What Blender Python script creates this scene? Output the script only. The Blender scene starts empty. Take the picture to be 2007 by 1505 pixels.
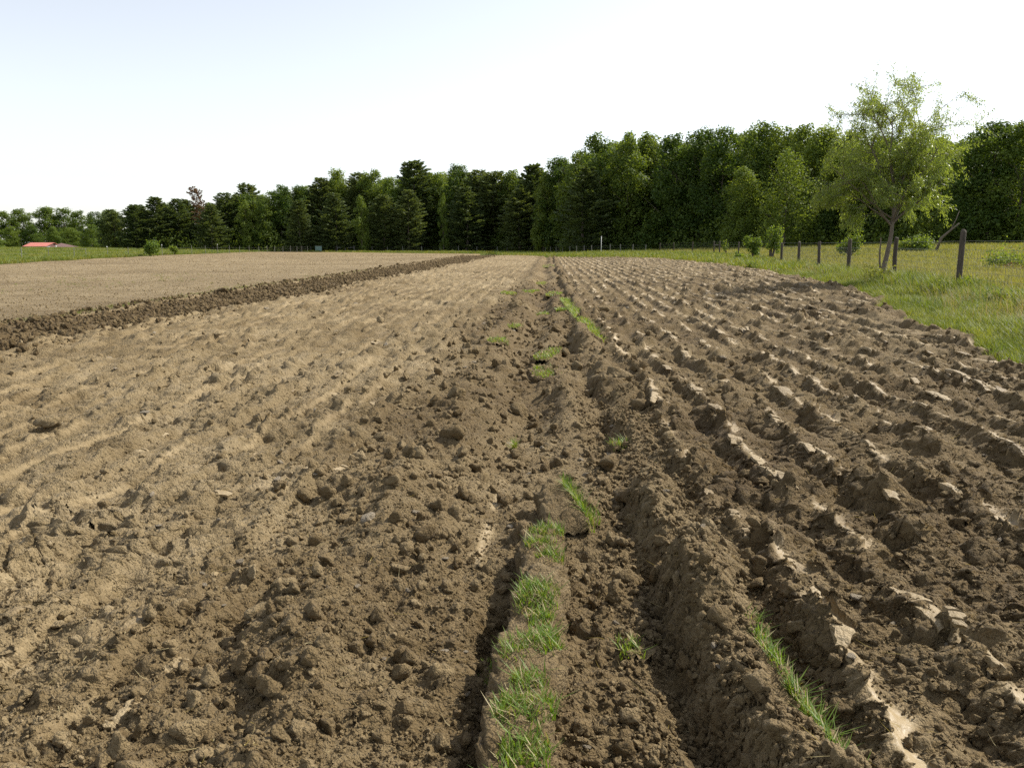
import bpy, math, random
import numpy as np
from mathutils import Vector, Matrix

random.seed(7)
rng = np.random.default_rng(11)
R = math.radians
scene = bpy.context.scene

# ------------------------------------------------------------------ camera
EYE = 1.65
PITCH = math.atan((752.5 - 480) / 1600.0)
YAW = math.atan((1075 - 1003.5) / 1600.0)
cam_d = bpy.data.cameras.new("camera")
cam = bpy.data.objects.new("camera", cam_d)
scene.collection.objects.link(cam)
cam.location = (0, 0, EYE)
cam.rotation_euler = (math.pi / 2 - PITCH, 0, YAW)
cam_d.sensor_width = 36.0
cam_d.lens = 36.0 * 1600.0 / 2007.0
cam_d.clip_start = 0.05
cam_d.clip_end = 4000
scene.camera = cam

# ------------------------------------------------------------------ sky and sun
SUN_EL, SUN_AZ = 46.0, 26.0          # elevation; angle from +X (right) towards +Y (away)
world = bpy.data.worlds.new("World")
scene.world = world
world.use_nodes = True
wn = world.node_tree
bg = wn.nodes["Background"]
sky = wn.nodes.new("ShaderNodeTexSky")
sky.sky_type = 'NISHITA'
sky.sun_disc = False
sky.sun_elevation = R(SUN_EL)
sky.sun_rotation = R(90 - SUN_AZ)
sky.altitude = 200
sky.air_density = 1.0
sky.dust_density = 1.0
sky.ozone_density = 1.0
haze = wn.nodes.new("ShaderNodeHueSaturation")      # thin summer haze: a paler, less blue sky all round
haze.inputs["Saturation"].default_value = 0.37
wn.links.new(sky.outputs[0], haze.inputs["Color"])
wn.links.new(haze.outputs[0], bg.inputs[0])
bg.inputs[1].default_value = 0.123
sd = bpy.data.lights.new("sun", 'SUN')
sun = bpy.data.objects.new("sun", sd)
scene.collection.objects.link(sun)
sd.energy = 3.7
sd.angle = R(0.55)
sd.color = (1.0, 0.94, 0.83)
sdir = Vector((math.cos(R(SUN_EL)) * math.cos(R(SUN_AZ)), math.cos(R(SUN_EL)) * math.sin(R(SUN_AZ)), math.sin(R(SUN_EL))))
sun.rotation_euler = sdir.to_track_quat('Z', 'Y').to_euler()
sun.location = (40, 20, 60)
vs = scene.view_settings
vs.view_transform = 'Standard'
vs.look = 'None'
vs.exposure = 0.78
vs.gamma = 1.0
vs.use_curve_mapping = False
cy = scene.cycles
cy.use_denoising = False
cy.sample_clamp_indirect = 3.0
cy.sample_clamp_direct = 12.0
cy.max_bounces = 6
cy.diffuse_bounces = 3
cy.glossy_bounces = 2
cy.transmission_bounces = 4
cy.transparent_max_bounces = 4

# ------------------------------------------------------------------ photo direction -> place
_F = np.array([-math.sin(YAW) * math.cos(PITCH), math.cos(YAW) * math.cos(PITCH), -math.sin(PITCH)])
_R = np.array([math.cos(YAW), math.sin(YAW), 0.0])
_U = np.cross(_R, _F)


def ray(u, v):
    return _F + (u - 1003.5) / 1600.0 * _R - (v - 752.5) / 1600.0 * _U


def spot(u, d, v=480.0):
    """x, y, z of the place seen at u, v that lies d metres down the field."""
    r = ray(u, v)
    t = d / r[1]
    return r[0] * t, d, EYE + r[2] * t


# ------------------------------------------------------------------ numpy noise
def _h(ix, iy, seed):
    a = (ix.astype(np.int64) * 374761393 + iy.astype(np.int64) * 668265263 + seed * 974711) & 0xffffffff
    a = ((a ^ (a >> 13)) * 1274126177) & 0xffffffff
    a = ((a ^ (a >> 16)) * 2246822519) & 0xffffffff
    return ((a ^ (a >> 15)) & 0xffff).astype(np.float64) / 65535.0


def vn(x, y, seed=0):
    x = np.asarray(x, float); y = np.asarray(y, float)
    x, y = np.broadcast_arrays(x, y)
    ix = np.floor(x); iy = np.floor(y)
    fx = x - ix; fy = y - iy
    fx = fx * fx * (3 - 2 * fx); fy = fy * fy * (3 - 2 * fy)
    a = _h(ix, iy, seed); b = _h(ix + 1, iy, seed); c = _h(ix, iy + 1, seed); d = _h(ix + 1, iy + 1, seed)
    return ((a + (b - a) * fx) * (1 - fy) + (c + (d - c) * fx) * fy) * 2 - 1


def fbm(x, y, seed=0, n=3):
    r = 0; a = 1.0; s = 0
    for k in range(n):
        r = r + a * vn(x * 2 ** k + 13.7 * k, y * 2 ** k + 7.1 * k, seed + k); s += a; a *= .5
    return r / s


def ss(a, b, x):
    t = np.clip((np.asarray(x, float) - a) / (b - a), 0, 1)
    return t * t * (3 - 2 * t)


def domes(x, y, size, seed, fill=.75, tilt=.8):
    """heaped angular lumps: highest of tilted domes, in metres"""
    gx = x / size; gy = y / size
    ix = np.floor(gx); iy = np.floor(gy)
    out = np.zeros_like(gx)
    for dx in (-1, 0, 1):
        for dy in (-1, 0, 1):
            cx = ix + dx; cyy = iy + dy
            px = gx - cx - _h(cx, cyy, seed); py = gy - cyy - _h(cx, cyy, seed + 1)
            r = .28 + .5 * _h(cx, cyy, seed + 2) ** 1.5
            on = _h(cx, cyy, seed + 3) < fill
            an = _h(cx, cyy, seed + 4) * 6.283
            st = 1 + .6 * _h(cx, cyy, seed + 5)
            ca = np.cos(an); sa = np.sin(an)
            qx = (px * ca + py * sa) / st; qy = (-px * sa + py * ca)
            q = 1 - (qx * qx + qy * qy) / (r * r)
            hgt = np.where(q > 0, np.sqrt(np.maximum(q, 0)) * r * (.9 + tilt * qx / r), 0)
            out = np.maximum(out, np.where(on, hgt, 0))
    return out * size


# ------------------------------------------------------------------ lie of the land
def base(x, y):
    x = np.asarray(x, float); y = np.asarray(y, float)
    z = 0.38 * ss(1.2, 10, x)
    z = z + 1.15 * ss(9, 46, x) * ss(22, 95, y)
    z = z + 0.75 * ss(52, 120, -x) * ss(50, 160, y)
    r = np.hypot(x, y)
    z = z - 2.4 * ss(225, 300, r) * ss(40, 90, -x)
    z = z + 0.05 * fbm(x * .09, y * .09, 5, 2) * ss(8, 20, np.abs(x))
    return z


_ey = np.array([-5, 0, 9.4, 11.9, 21.9, 41.6, 60, 74, 90, 112, 128, 140])
_ex = np.array([5.0, 5.2, 5.5, 6.1, 8.5, 10.9, 11.1, 10.4, 7.2, 1.6, -4.0, -9.0])


def edge_right(y):
    y = np.asarray(y, float)
    return np.interp(y, _ey, _ex) + .22 * vn(y * .55, 3.3, 40) * np.clip(y / 8, .5, 2.2) + .1 * vn(y * 1.9, 1.3, 41)


def edge_left(y):
    return -8.25 + .38 * vn(np.asarray(y) * .3, 9.1, 42) + .28 * vn(np.asarray(y) * 1.3, 2.7, 43)


def edge_strip(y):
    y = np.asarray(y, float)
    return -11.3 - .012 * np.clip(y - 16, 0, 110) + .25 * vn(y * .25, 4.4, 44) + .12 * vn(y * 1.1, 6.6, 45)


def edge_far_left(y):
    return np.interp(y, [0, 40, 60, 71, 88, 126, 180, 200], [-34, -40, -44, -48, -52.5, -61, -65, -66]) + .6 * vn(np.asarray(y) * .15, 1.1, 46)


def furrows(x, y):
    """slices turned by the plough, right land and left land; returns height, smooth-crest mask"""
    xw = x + .10 * vn(y * .33, x * .45, 1) + .05 * vn(y * 1.25, x * 1.1, 2) + .022 * vn(y * 4, x * 4, 3)
    # right land
    k = (xw - .93) / .47
    i = np.floor(k); t = k - i
    # each slice breaks into long tilted chunks with a torn crest
    ph = y / (1.0 + .55 * _h(i, i * 0 + 3, 77)) + 9.7 * _h(i, i * 0 + 1, 78) + .75 * vn(y * .8 + i * 3.3, i * 2.1, 5) + .10 * vn(y * 5 + i * 3.3, t * 2, 15)
    c = np.floor(ph); f = ph - c
    big = _h(c, i, 79); q2 = _h(c, i, 80)
    body = ss(.0, .10, f) * (1 - ss(.86, 1.0, f))
    t0 = .36 + .16 * (q2 - .5) + .06 * vn(y * 2.3 + i * 9.1, i * 2.2, 6) + .035 * vn(y * 9 + i * 4.1, i * 1.2, 16)
    p = np.where(t < t0, np.clip(t / t0, 0, 1) ** 1.5, 1 - np.clip((t - t0) / (1 - t0), 0, 1) ** .9)
    lump = .5 + .5 * vn(y * .95 + i * 31.7, i * 5.3, 4)
    hr = .84 * (.034 + .046 * lump + (.02 + .09 * big) * body * (1 + .7 * (f - .5) * (q2 * 2 - 1))) * p
    u2 = t * 3.1 + .6 * vn(y * 1.2 + i * 5.5, i * 1.7, 18); w2 = u2 - np.floor(u2)
    hr = hr + .030 * (.5 + .5 * vn(y * 2.2 + i * 3.9, np.floor(u2) * 3.1, 19)) * np.where(w2 < .3, w2 / .3, 1 - (w2 - .3) / .7) * (1 - ss(.0, .1, t - t0) * (1 - ss(.1, .3, t - t0)))
    patch = ss(.14, .32, big) * ss(.05, .18, f) * (1 - ss(.78, .95, f)) * ss(-.5, -.2, vn(y * 3.1 + i * 7, i * 3.1, 17))
    cr = ss(-.025, .005, t - t0) * (1 - ss(.10 + .05 * ss(6, 14, y), .18 + .10 * ss(6, 14, y), t - t0 + .09 * vn(y * 7, i * 3.1, 7))) * patch
    # left land
    xv = x + .10 * vn(y * .33, x * .45, 1) + .035 * vn(y * .9, x * .8, 13)
    k2 = (-2.02 - xv) / .45
    j = np.floor(k2); s = k2 - j
    l3 = .5 + .5 * vn(y * .5 + j * 23.1, j * 4.1, 8)
    l4 = .5 + .5 * vn(y * 1.7 + j * 3.7, j * 8.3, 9)
    on = ss(.44, .54, .5 + .5 * vn(y * .42 + j * 9.7, j * 1.9, 10) + .10 * vn(y * 2.9, j * 2.9, 14))
    p2 = np.where(s < .10, s / .10, 1 - .97 * ((s - .10) / .90) ** .75)
    hl = (.016 + .040 * l3 + .030 * l4 + .010 * on) * p2
    # flat cut face along the slice edge, here and there
    lip = ss(.02, .05, s) * (1 - ss(.08, .11, s)) * on
    plate = ss(.52, .66, .5 + .5 * fbm(y * 1.3 + j * 5.1, s * 1.2 + j * 3.3, 12, 2)) * ss(.12, .25, s)
    return hr, cr, hl, np.clip(.42 * lip + .20 * plate, 0, 1)


def flakes(x, y, seed, fx=3.4, fy=2.2):
    """torn, stepped plates"""
    q = 3.2 * fbm(x * fx + .3 * vn(x * 9, y * 9, seed + 5), y * fy, seed, 3)
    w = np.floor(q); r_ = q - w
    return (w + ss(.0, .16, r_)) * .3


def middle(x, y):
    """dead furrow in the middle with its banks"""
    xs = x + .17 * vn(y * .42, x * .3, 21) + .07 * vn(y * 1.5, x, 22) + .03 * vn(y * 4, x * 3, 20)
    near = 1 - ss(4.6, 6.0, y)
    far = ss(5, 9, y)
    z = -.07 * ss(-.75, -.38, xs) * (1 - ss(.40, .62, xs))
    # trench left of the sod strip, near
    z = z - .12 * np.exp(-((xs + .27) / .085) ** 2) * (1 - ss(3.2, 4.4, y))
    # broken trench under the right bank
    z = z - .14 * np.exp(-((xs - .50) / .10) ** 2) * np.clip(.45 + .9 * vn(y * .9, 3, 23), 0, 1)
    # right bank, in heaps
    z = z + np.clip(.075 + .13 * vn(y * 1.15, 7, 24) + .07 * vn(y * 3.3, xs * 3, 29), 0, .22) * ss(.48, .64, xs) * (1 - ss(.70, .98, xs))
    # hollow beyond it, near
    z = z - .16 * np.exp(-((x - 1.0) / .12) ** 2 - ((y - 2.75) / .35) ** 2)
    # left bank: broken ridge
    z = z + (.06 + .07 * vn(y * .8, 2, 25)) * np.exp(-((xs + .98) / .16) ** 2)
    z = z + .09 * np.exp(-((x + 1.12) / .2) ** 2 - ((y - 3.4) / .45) ** 2)
    z = z - .11 * np.exp(-((x + 1.38) / .10) ** 2 - ((y - 3.3) / .4) ** 2)
    # farther: two ruts and a raised spine
    z = z - far * .11 * np.exp(-((xs + .30) / .30) ** 2)
    z = z + far * (.07 + .07 * vn(y * .45, 1, 26)) * np.exp(-((xs - .12) / .15) ** 2)
    z = z + far * .16 * np.clip(vn(y * .7, xs * 1.6, 27), 0, 1) * np.exp(-((xs + .65) / .35) ** 2)
    smear = np.exp(-((x + .385 - .03 * (y - 4)) / .03) ** 2) * ss(3.3, 3.6, y) * (1 - ss(5.2, 6, y)) * ss(-.3, .2, vn(y * 3, 1, 28))
    return z, smear


def soil(x, y, sp):
    """ploughed land; sp = mesh spacing. Returns z, tone (0 moist .. 1 dry crust, crest sheen painted in), smooth"""
    zb = base(x, y)
    cR = ss(.80, 1.12, x + .12 * vn(y * .9, 5, 30))
    cL = ss(1.0, 1.8, -x + .25 * vn(y * .6, 6, 31))
    cM = np.clip(1 - cR - cL, 0, 1)
    hr, cr, hl, lip = furrows(x, y)
    zm, smear = middle(x, y)
    z = zb + cR * hr + cL * hl + zm * np.clip(1 - .9 * cR - cL, 0, 1)
    smooth = np.clip(cR * cr + cL * lip + smear, 0, 1)
    wide = .5 + .5 * fbm(x * .8, y * .55, 33, 3)
    rough = cM * (.75 + .4 * wide) + cR * (1.35 * (1 - .9 * cr)) + cL * (.82 + .45 * ss(.38, .66, wide)) * (1 - .7 * lip)
    rough = rough * (1 - .9 * smear)
    z = z + .035 * fbm(x * 2.1, y * 1.7, 34, 3) * (.5 + .7 * rough)
    fk = flakes(x, y, 36)
    z = z + (.085 * cL * (1 - .7 * lip) + .024 * cM + .026 * cR * (1 - .6 * cr)) * fk
    z = z + (.026 * cL + .026 * cM + .022 * cR * (1 - cr)) * (np.abs(fbm(x * 8, y * 7, 37, 3)) * 2 - .6)
    for size, w, sd_, fill in ((.48, .20, 55, .45), (.26, .42, 50, .48), (.12, .52, 60, .55), (.055, .52, 70, .62), (.026, .62, 80, .72)):
        lod = np.clip(size / (2.2 * sp) - .6, 0, 1)
        m = (lod > 0)
        if m.any():
            wr = w * rough[m] * lod[m]
            if size > .1:                                    # big lumps in loose heaps
                wr = wr * ss(.25, .75, .5 + .5 * vn(x[m] * 1.3 + size * 99, y[m] * 1.1, sd_ + 6))
            z[m] += wr * domes(x[m] + .25 * size * vn(x[m] / size * 1.6, y[m] / size * 1.6, sd_ + 7), y[m], size, sd_, fill)
    # shrinkage cracks across the slices
    cr_n = np.abs(vn(x * 1.6 + .5 * vn(x * 5, y * 5, 91), y * 1.9, 90))
    crack = (1 - ss(.0, .035, cr_n)) * ss(.0, .30, vn(x * .9, y * .8, 92)) * np.clip(cL + .5 * cR, 0, 1)
    z = z - .10 * crack * np.clip(.012 / sp, 0, 1)
    z = z + .004 * fbm(x * 26, y * 26, 95, 2)
    tone = (.49 - .13 * ss(5, 9, y)) * cM + .39 * cR + .585 * cL + .26 * (wide - .5) + .16 * fbm(x * .55, y * .4, 38, 2)
    tone = tone + .22 * (1 - ss(20, 60, y)) * 0 + (.22 + .10 * ss(5, 12, y)) * cR * cr + .25 * smear + .16 * fbm(x * 3.1, y * 3.1, 96, 2)  # crests: pale dry crust plus sun sheen put into the tone, stronger farther off
    tone = tone + .10 * ss(10, 60, y) * cR
    return z, np.clip(tone, 0, 1), smooth, rough * (1 - smooth)


def strip_soil(x, y, sp):
    z = base(x, y) - .035 + .05 * fbm(x * .8, y * .8, 101, 3)
    for size, w, sd_, fill in ((.34, .20, 110, .40), (.16, .34, 120, .5), (.07, .5, 130, .7)):
        lod = np.clip(size / (2.2 * sp) - .4, 0, 1)
        z = z + w * lod * domes(x, y, size, sd_, fill)
    tone = .27 + .18 * fbm(x * 1.5, y * 1.5, 140, 3)
    return z, np.clip(tone, 0, 1), np.zeros_like(z)


def harrow_soil(x, y, sp):
    z = base(x, y) + .03 * fbm(x * .6, y * .6, 151, 3)
    for size, w, sd_, fill in ((.22, .16, 160, .3), (.10, .35, 170, .6)):
        lod = np.clip(size / (2.2 * sp) - .3, 0, 1)
        z = z + w * lod * domes(x, y, size, sd_, fill)
    tone = .54 + .18 * fbm(x * .12, y * .2, 180, 3) + .18 * fbm(x * 1.4, y * 1.4, 181, 2)
    return z, np.clip(tone, 0, 1), np.zeros_like(z)


# ------------------------------------------------------------------ mesh helpers
def new_mesh(name, V, faces, mat=None, smooth=False, attrs=None):
    """faces: int array (n,3) or (n,4), or list of such arrays"""
    me = bpy.data.meshes.new(name)
    V = np.asarray(V, np.float32)
    fl = faces if isinstance(faces, list) else [faces]
    fl = [np.asarray(f, np.int32) for f in fl if len(f)]
    loops = np.concatenate([f.ravel() for f in fl])
    sizes = np.concatenate([np.full(len(f), f.shape[1], np.int32) for f in fl])
    starts = np.concatenate([[0], np.cumsum(sizes)[:-1]]).astype(np.int32)
    me.vertices.add(len(V)); me.vertices.foreach_set("co", V.ravel())
    me.loops.add(len(loops)); me.loops.foreach_set("vertex_index", loops)
    me.polygons.add(len(sizes)); me.polygons.foreach_set("loop_start", starts)
    me.polygons.foreach_set("loop_total", sizes)
    me.polygons.foreach_set("use_smooth", np.full(len(sizes), smooth, bool))
    if attrs:
        for k, a in attrs.items():
            at = me.attributes.new(k, 'FLOAT', 'POINT')
            at.data.foreach_set("value", np.asarray(a, np.float32).ravel())
    me.update(calc_edges=True)
    if mat:
        me.materials.append(mat)
    return me


def link(name, data, parent=None, loc=None, **props):
    o = bpy.data.objects.new(name, data)
    scene.collection.objects.link(o)
    if parent:
        o.parent = parent
    if loc is not None:
        o.location = loc
    for k, v in props.items():
        o[k] = v
    return o


def grid_faces(nr, nc):
    a = (np.arange(nr - 1)[:, None] * nc + np.arange(nc - 1)[None, :]).ravel()
    return np.stack([a, a + 1, a + nc + 1, a + nc], 1)


class MB:
    """collects tubes, boxes and plates for one mesh"""
    def __init__(s):
        s.v = []; s.f3 = []; s.f4 = []; s.n = 0

    def add(s, V, F):
        V = np.asarray(V, float); F = np.asarray(F, int) + s.n
        s.v.append(V); s.n += len(V)
        (s.f3 if F.shape[1] == 3 else s.f4).append(F)

    def tube(s, pts, rad, n=6, cap=True):
        pts = np.asarray(pts, float); rad = np.broadcast_to(rad, (len(pts),))
        tan = np.gradient(pts, axis=0)
        tan /= np.linalg.norm(tan, axis=1)[:, None] + 1e-9
        ref = np.array([0, 0, 1.]) if abs(tan[0][2]) < .9 else np.array([1., 0, 0])
        a = np.cross(tan, ref); a /= np.linalg.norm(a, axis=1)[:, None] + 1e-9
        b = np.cross(tan, a)
        th = np.linspace(0, 2 * math.pi, n, endpoint=False)
        V = pts[:, None, :] + rad[:, None, None] * (np.cos(th)[None, :, None] * a[:, None, :] + np.sin(th)[None, :, None] * b[:, None, :])
        V = V.reshape(-1, 3)
        m = len(pts)
        i = np.arange(m - 1)[:, None] * n; j = np.arange(n)[None, :]
        F = np.stack([(i + j), (i + (j + 1) % n), (i + n + (j + 1) % n), (i + n + j)], -1).reshape(-1, 4)
        s.add(V, F)
        if cap:
            k0 = s.n
            s.v.append(pts[[0, -1]]); s.n += 2
            o = k0 - m * n
            jj = np.arange(n)
            s.f3.append(np.stack([np.full(n, k0), o + (jj + 1) % n, o + jj], 1))
            o2 = o + (m - 1) * n
            s.f3.append(np.stack([np.full(n, k0 + 1), o2 + jj, o2 + (jj + 1) % n], 1))

    def box(s, lo, hi):
        x0, y0, z0 = lo; x1, y1, z1 = hi
        s.add([(x0, y0, z0), (x1, y0, z0), (x1, y1, z0), (x0, y1, z0), (x0, y0, z1), (x1, y0, z1), (x1, y1, z1), (x0, y1, z1)],
              [(0, 3, 2, 1), (4, 5, 6, 7), (0, 1, 5, 4), (1, 2, 6, 5), (2, 3, 7, 6), (3, 0, 4, 7)])

    def mesh(s, name, mat, smooth=False):
        V = np.concatenate(s.v)
        fl = []
        if s.f3: fl.append(np.concatenate(s.f3))
        if s.f4: fl.append(np.concatenate(s.f4))
        return new_mesh(name, V, fl, mat, smooth)


# ------------------------------------------------------------------ materials
def mat_new(name):
    m = bpy.data.materials.new(name)
    m.use_nodes = True
    nt = m.node_tree
    return m, nt, nt.nodes["Principled BSDF"]


def N(nt, t, **kw):
    n = nt.nodes.new(t)
    for k, v in kw.items():
        setattr(n, k, v)
    return n


def noise(nt, coord, scale, detail=4, rough=.6):
    n = N(nt, "ShaderNodeTexNoise")
    n.inputs["Scale"].default_value = scale
    n.inputs["Detail"].default_value = detail
    n.inputs["Roughness"].default_value = rough
    nt.links.new(coord, n.inputs["Vector"])
    return n.outputs[0]


def ramp(nt, fac, stops):
    r = N(nt, "ShaderNodeValToRGB")
    el = r.color_ramp.elements
    el[0].position, el[0].color = stops[0][0], (*stops[0][1], 1)
    el[1].position, el[1].color = stops[-1][0], (*stops[-1][1], 1)
    for p, c in stops[1:-1]:
        e = el.new(p); e.color = (*c, 1)
    nt.links.new(fac, r.inputs[0])
    return r.outputs[0]


def math_(nt, op, a, b=None, c=None, clamp=False):
    n = N(nt, "ShaderNodeMath", operation=op, use_clamp=clamp)
    for i, q in enumerate((a, b, c)):
        if q is None: continue
        if hasattr(q, "is_linked"): nt.links.new(q, n.inputs[i])
        else: n.inputs[i].default_value = q
    return n.outputs[0]


def mix(nt, fac, a, b, typ='MIX'):
    n = N(nt, "ShaderNodeMix", data_type='RGBA', blend_type=typ)
    for q, i in ((fac, 0), (a, 6), (b, 7)):
        if hasattr(q, "is_linked"): nt.links.new(q, n.inputs[i])
        else: n.inputs[i].default_value = q if i == 0 else (*q, 1)
    return n.outputs[2]


SOIL_STOPS = [(0.0, (.076, .046, .016)), (.35, (.163, .112, .048)), (.65, (.274, .203, .104)), (1.0, (.415, .325, .195))]


def soil_material(name, tone=None, gloss=True, fine=1.0):
    m, nt, b = mat_new(name)
    geo = N(nt, "ShaderNodeNewGeometry")
    pos = geo.outputs["Position"]
    if tone is None:
        at = N(nt, "ShaderNodeAttribute", attribute_name="tone").outputs["Fac"]
        sm = N(nt, "ShaderNodeAttribute", attribute_name="smooth_face").outputs["Fac"]
    else:
        oi = N(nt, "ShaderNodeObjectInfo").outputs["Random"]
        at = math_(nt, 'MULTIPLY_ADD', oi, .30, tone - .15)
        sm = None
    n1 = noise(nt, pos, 7.0, 5, .65)
    n2 = noise(nt, pos, 46.0, 4, .7)
    n3 = noise(nt, pos, 190.0 * fine, 2, .6)
    t = math_(nt, 'MULTIPLY_ADD', math_(nt, 'SUBTRACT', n1, .5), .34, at)
    t = math_(nt, 'MULTIPLY_ADD', math_(nt, 'SUBTRACT', n2, .5), .42, t)
    t = math_(nt, 'MULTIPLY_ADD', math_(nt, 'SUBTRACT', n3, .5), .22, t)
    col = ramp(nt, t, SOIL_STOPS)
    nt.links.new(col, b.inputs["Base Color"])
    b.inputs["Specular IOR Level"].default_value = .42
    if sm is not None and gloss:
        nt.links.new(math_(nt, 'MULTIPLY_ADD', sm, -.46, .92), b.inputs["Roughness"])
        inv = math_(nt, 'MULTIPLY_ADD', sm, -.82, 1.0)
    else:
        b.inputs["Roughness"].default_value = .9
        inv = None
    def crumbs(scale, seedv):
        v = N(nt, "ShaderNodeTexVoronoi", feature='F1'); v.inputs["Scale"].default_value = scale
        wv = N(nt, "ShaderNodeVectorMath", operation='MULTIPLY_ADD')
        nz = N(nt, "ShaderNodeTexNoise"); nz.inputs["Scale"].default_value = scale * .8; nz.inputs["Detail"].default_value = 2
        nt.links.new(pos, nz.inputs["Vector"]); nt.links.new(nz.outputs["Color"], wv.inputs[0]); wv.inputs[1].default_value = (seedv / scale,) * 3; nt.links.new(pos, wv.inputs[2])
        nt.links.new(wv.outputs[0], v.inputs["Vector"])
        d = v.outputs["Distance"]
        return math_(nt, 'SUBTRACT', 1.0, math_(nt, 'MULTIPLY', d, d))
    h = math_(nt, 'ADD', math_(nt, 'MULTIPLY', crumbs(34, .9), .9), math_(nt, 'MULTIPLY', crumbs(95, .8), .45))
    h = math_(nt, 'ADD', h, math_(nt, 'ADD', math_(nt, 'MULTIPLY', n2, 1.3), math_(nt, 'MULTIPLY', n3, .4)))
    bp = N(nt, "ShaderNodeBump")
    bp.inputs["Distance"].default_value = .026
    if inv is not None:
        nt.links.new(inv, bp.inputs["Strength"])
    else:
        bp.inputs["Strength"].default_value = .9
    nt.links.new(h, bp.inputs["Height"])
    nt.links.new(bp.outputs[0], b.inputs["Normal"])
    return m


def leaf_material(name, c1, c2, trans=.35, rough=.55, patch=.12, spec=.3):
    m, nt, b = mat_new(name)
    oi = N(nt, "ShaderNodeObjectInfo")
    geo = N(nt, "ShaderNodeNewGeometry")
    n1 = noise(nt, geo.outputs["Position"], patch, 3, .6)
    f = math_(nt, 'MULTIPLY_ADD', oi.outputs["Random"], .75, math_(nt, 'MULTIPLY_ADD', n1, 1.5, -.6), clamp=True)
    f = math_(nt, 'MULTIPLY_ADD', math_(nt, 'SUBTRACT', geo.outputs["Random Per Island"], .5), .5, f, clamp=True)
    col = mix(nt, f, c1, c2)
    nt.links.new(col, b.inputs["Base Color"])
    b.inputs["Roughness"].default_value = rough
    b.inputs["Specular IOR Level"].default_value = spec
    tr = N(nt, "ShaderNodeBsdfTranslucent")
    tc = mix(nt, 1.0, col, (1.5, 1.35, .55), 'MULTIPLY')
    nt.links.new(tc, tr.inputs[0])
    mx = N(nt, "ShaderNodeMixShader")
    mx.inputs[0].default_value = trans
    nt.links.new(b.outputs[0], mx.inputs[1]); nt.links.new(tr.outputs[0], mx.inputs[2])
    nt.links.new(mx.outputs[0], nt.nodes["Material Output"].inputs[0])
    return m


def plain(name, c1, c2, scale=8, rough=.8, bump=.01, stretch=None, spec=.3):
    m, nt, b = mat_new(name)
    tc = N(nt, "ShaderNodeTexCoord").outputs["Object"]
    if stretch:
        mp = N(nt, "ShaderNodeMapping"); mp.inputs["Scale"].default_value = stretch
        nt.links.new(tc, mp.inputs[0]); tc = mp.outputs[0]
    n1 = noise(nt, tc, scale, 5, .65)
    nt.links.new(ramp(nt, n1, [(.3, c1), (.7, c2)]), b.inputs["Base Color"])
    b.inputs["Roughness"].default_value = rough
    b.inputs["Specular IOR Level"].default_value = spec
    bp = N(nt, "ShaderNodeBump"); bp.inputs["Distance"].default_value = bump
    nt.links.new(n1, bp.inputs["Height"]); nt.links.new(bp.outputs[0], b.inputs["Normal"])
    return m


M_soil = soil_material("ploughed_soil")
M_clod = soil_material("clod_soil", .44)
M_clod_dry = soil_material("dry_clod_soil", .63)
M_clod_moist = soil_material("moist_clod_soil", .26)
M_clod_mid = soil_material("mid_clod_soil", .55)
M_slab = soil_material("dry_slab_soil", .60)
_b = M_slab.node_tree.nodes["Principled BSDF"]; _b.inputs["Roughness"].default_value = .55; _b.inputs["Specular IOR Level"].default_value = .4
for _n in M_slab.node_tree.nodes:
    if _n.type == 'BUMP': _n.inputs["Strength"].default_value = .5
M_stone = plain("pale_stone", (.24, .19, .125), (.42, .355, .26), 5, .8, .03)
M_bark = plain("bark", (.07, .055, .042), (.17, .14, .11), 9, .9, .03, (6, 6, 1))
M_bark_l = plain("willow_bark", (.10, .08, .06), (.23, .19, .15), 14, .9, .02, (4, 4, 1))
M_post = plain("weathered_post", (.042, .035, .027), (.115, .096, .075), 12, .9, .012, (5, 5, .7))
M_postg = plain("grey_post", (.13, .13, .115), (.26, .25, .22), 10, .85, .006, (4, 4, 1))
M_wire = plain("fence_wire", (.16, .16, .15), (.28, .28, .26), 20, .5, .0005)
M_white = plain("white_plastic", (.72, .72, .70), (.85, .85, .83), 6, .5, .001)
M_gate = plain("gate_steel", (.13, .22, .19), (.24, .34, .31), 5, .5, .001)
M_dec = leaf_material("broad_leaf", (.055, .102, .019), (.175, .235, .042), .50, .55, .3)  # pale end and patches paint sunlit clumps into the leaf colour
M_yel = leaf_material("young_leaf", (.105, .165, .026), (.16, .21, .036), .45)
M_pine = leaf_material("pine_needle", (.064, .098, .033), (.12, .155, .052), .36, .6, .3)
M_dead = leaf_material("rust_needle", (.12, .066, .032), (.19, .11, .055), .2)
M_wil = leaf_material("willow_leaf", (.125, .195, .045), (.21, .275, .068), .57, .32, 1.2, .6)
M_bush = leaf_material("bush_leaf", (.10, .165, .026), (.18, .24, .042), .5, .5, .8)
M_grass = leaf_material("grass_blade", (.095, .150, .024), (.215, .240, .052), .45, .5, .5, .35)
M_sod = leaf_material("sod_blade", (.11, .20, .022), (.21, .28, .045), .46, .45, 9, .4)
M_past = leaf_material("pasture_blade", (.18, .205, .045), (.28, .265, .085), .40, .6, .25, .25)
M_straw = leaf_material("straw_blade", (.30, .24, .12), (.42, .36, .2), .25, .6, 3)


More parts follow.
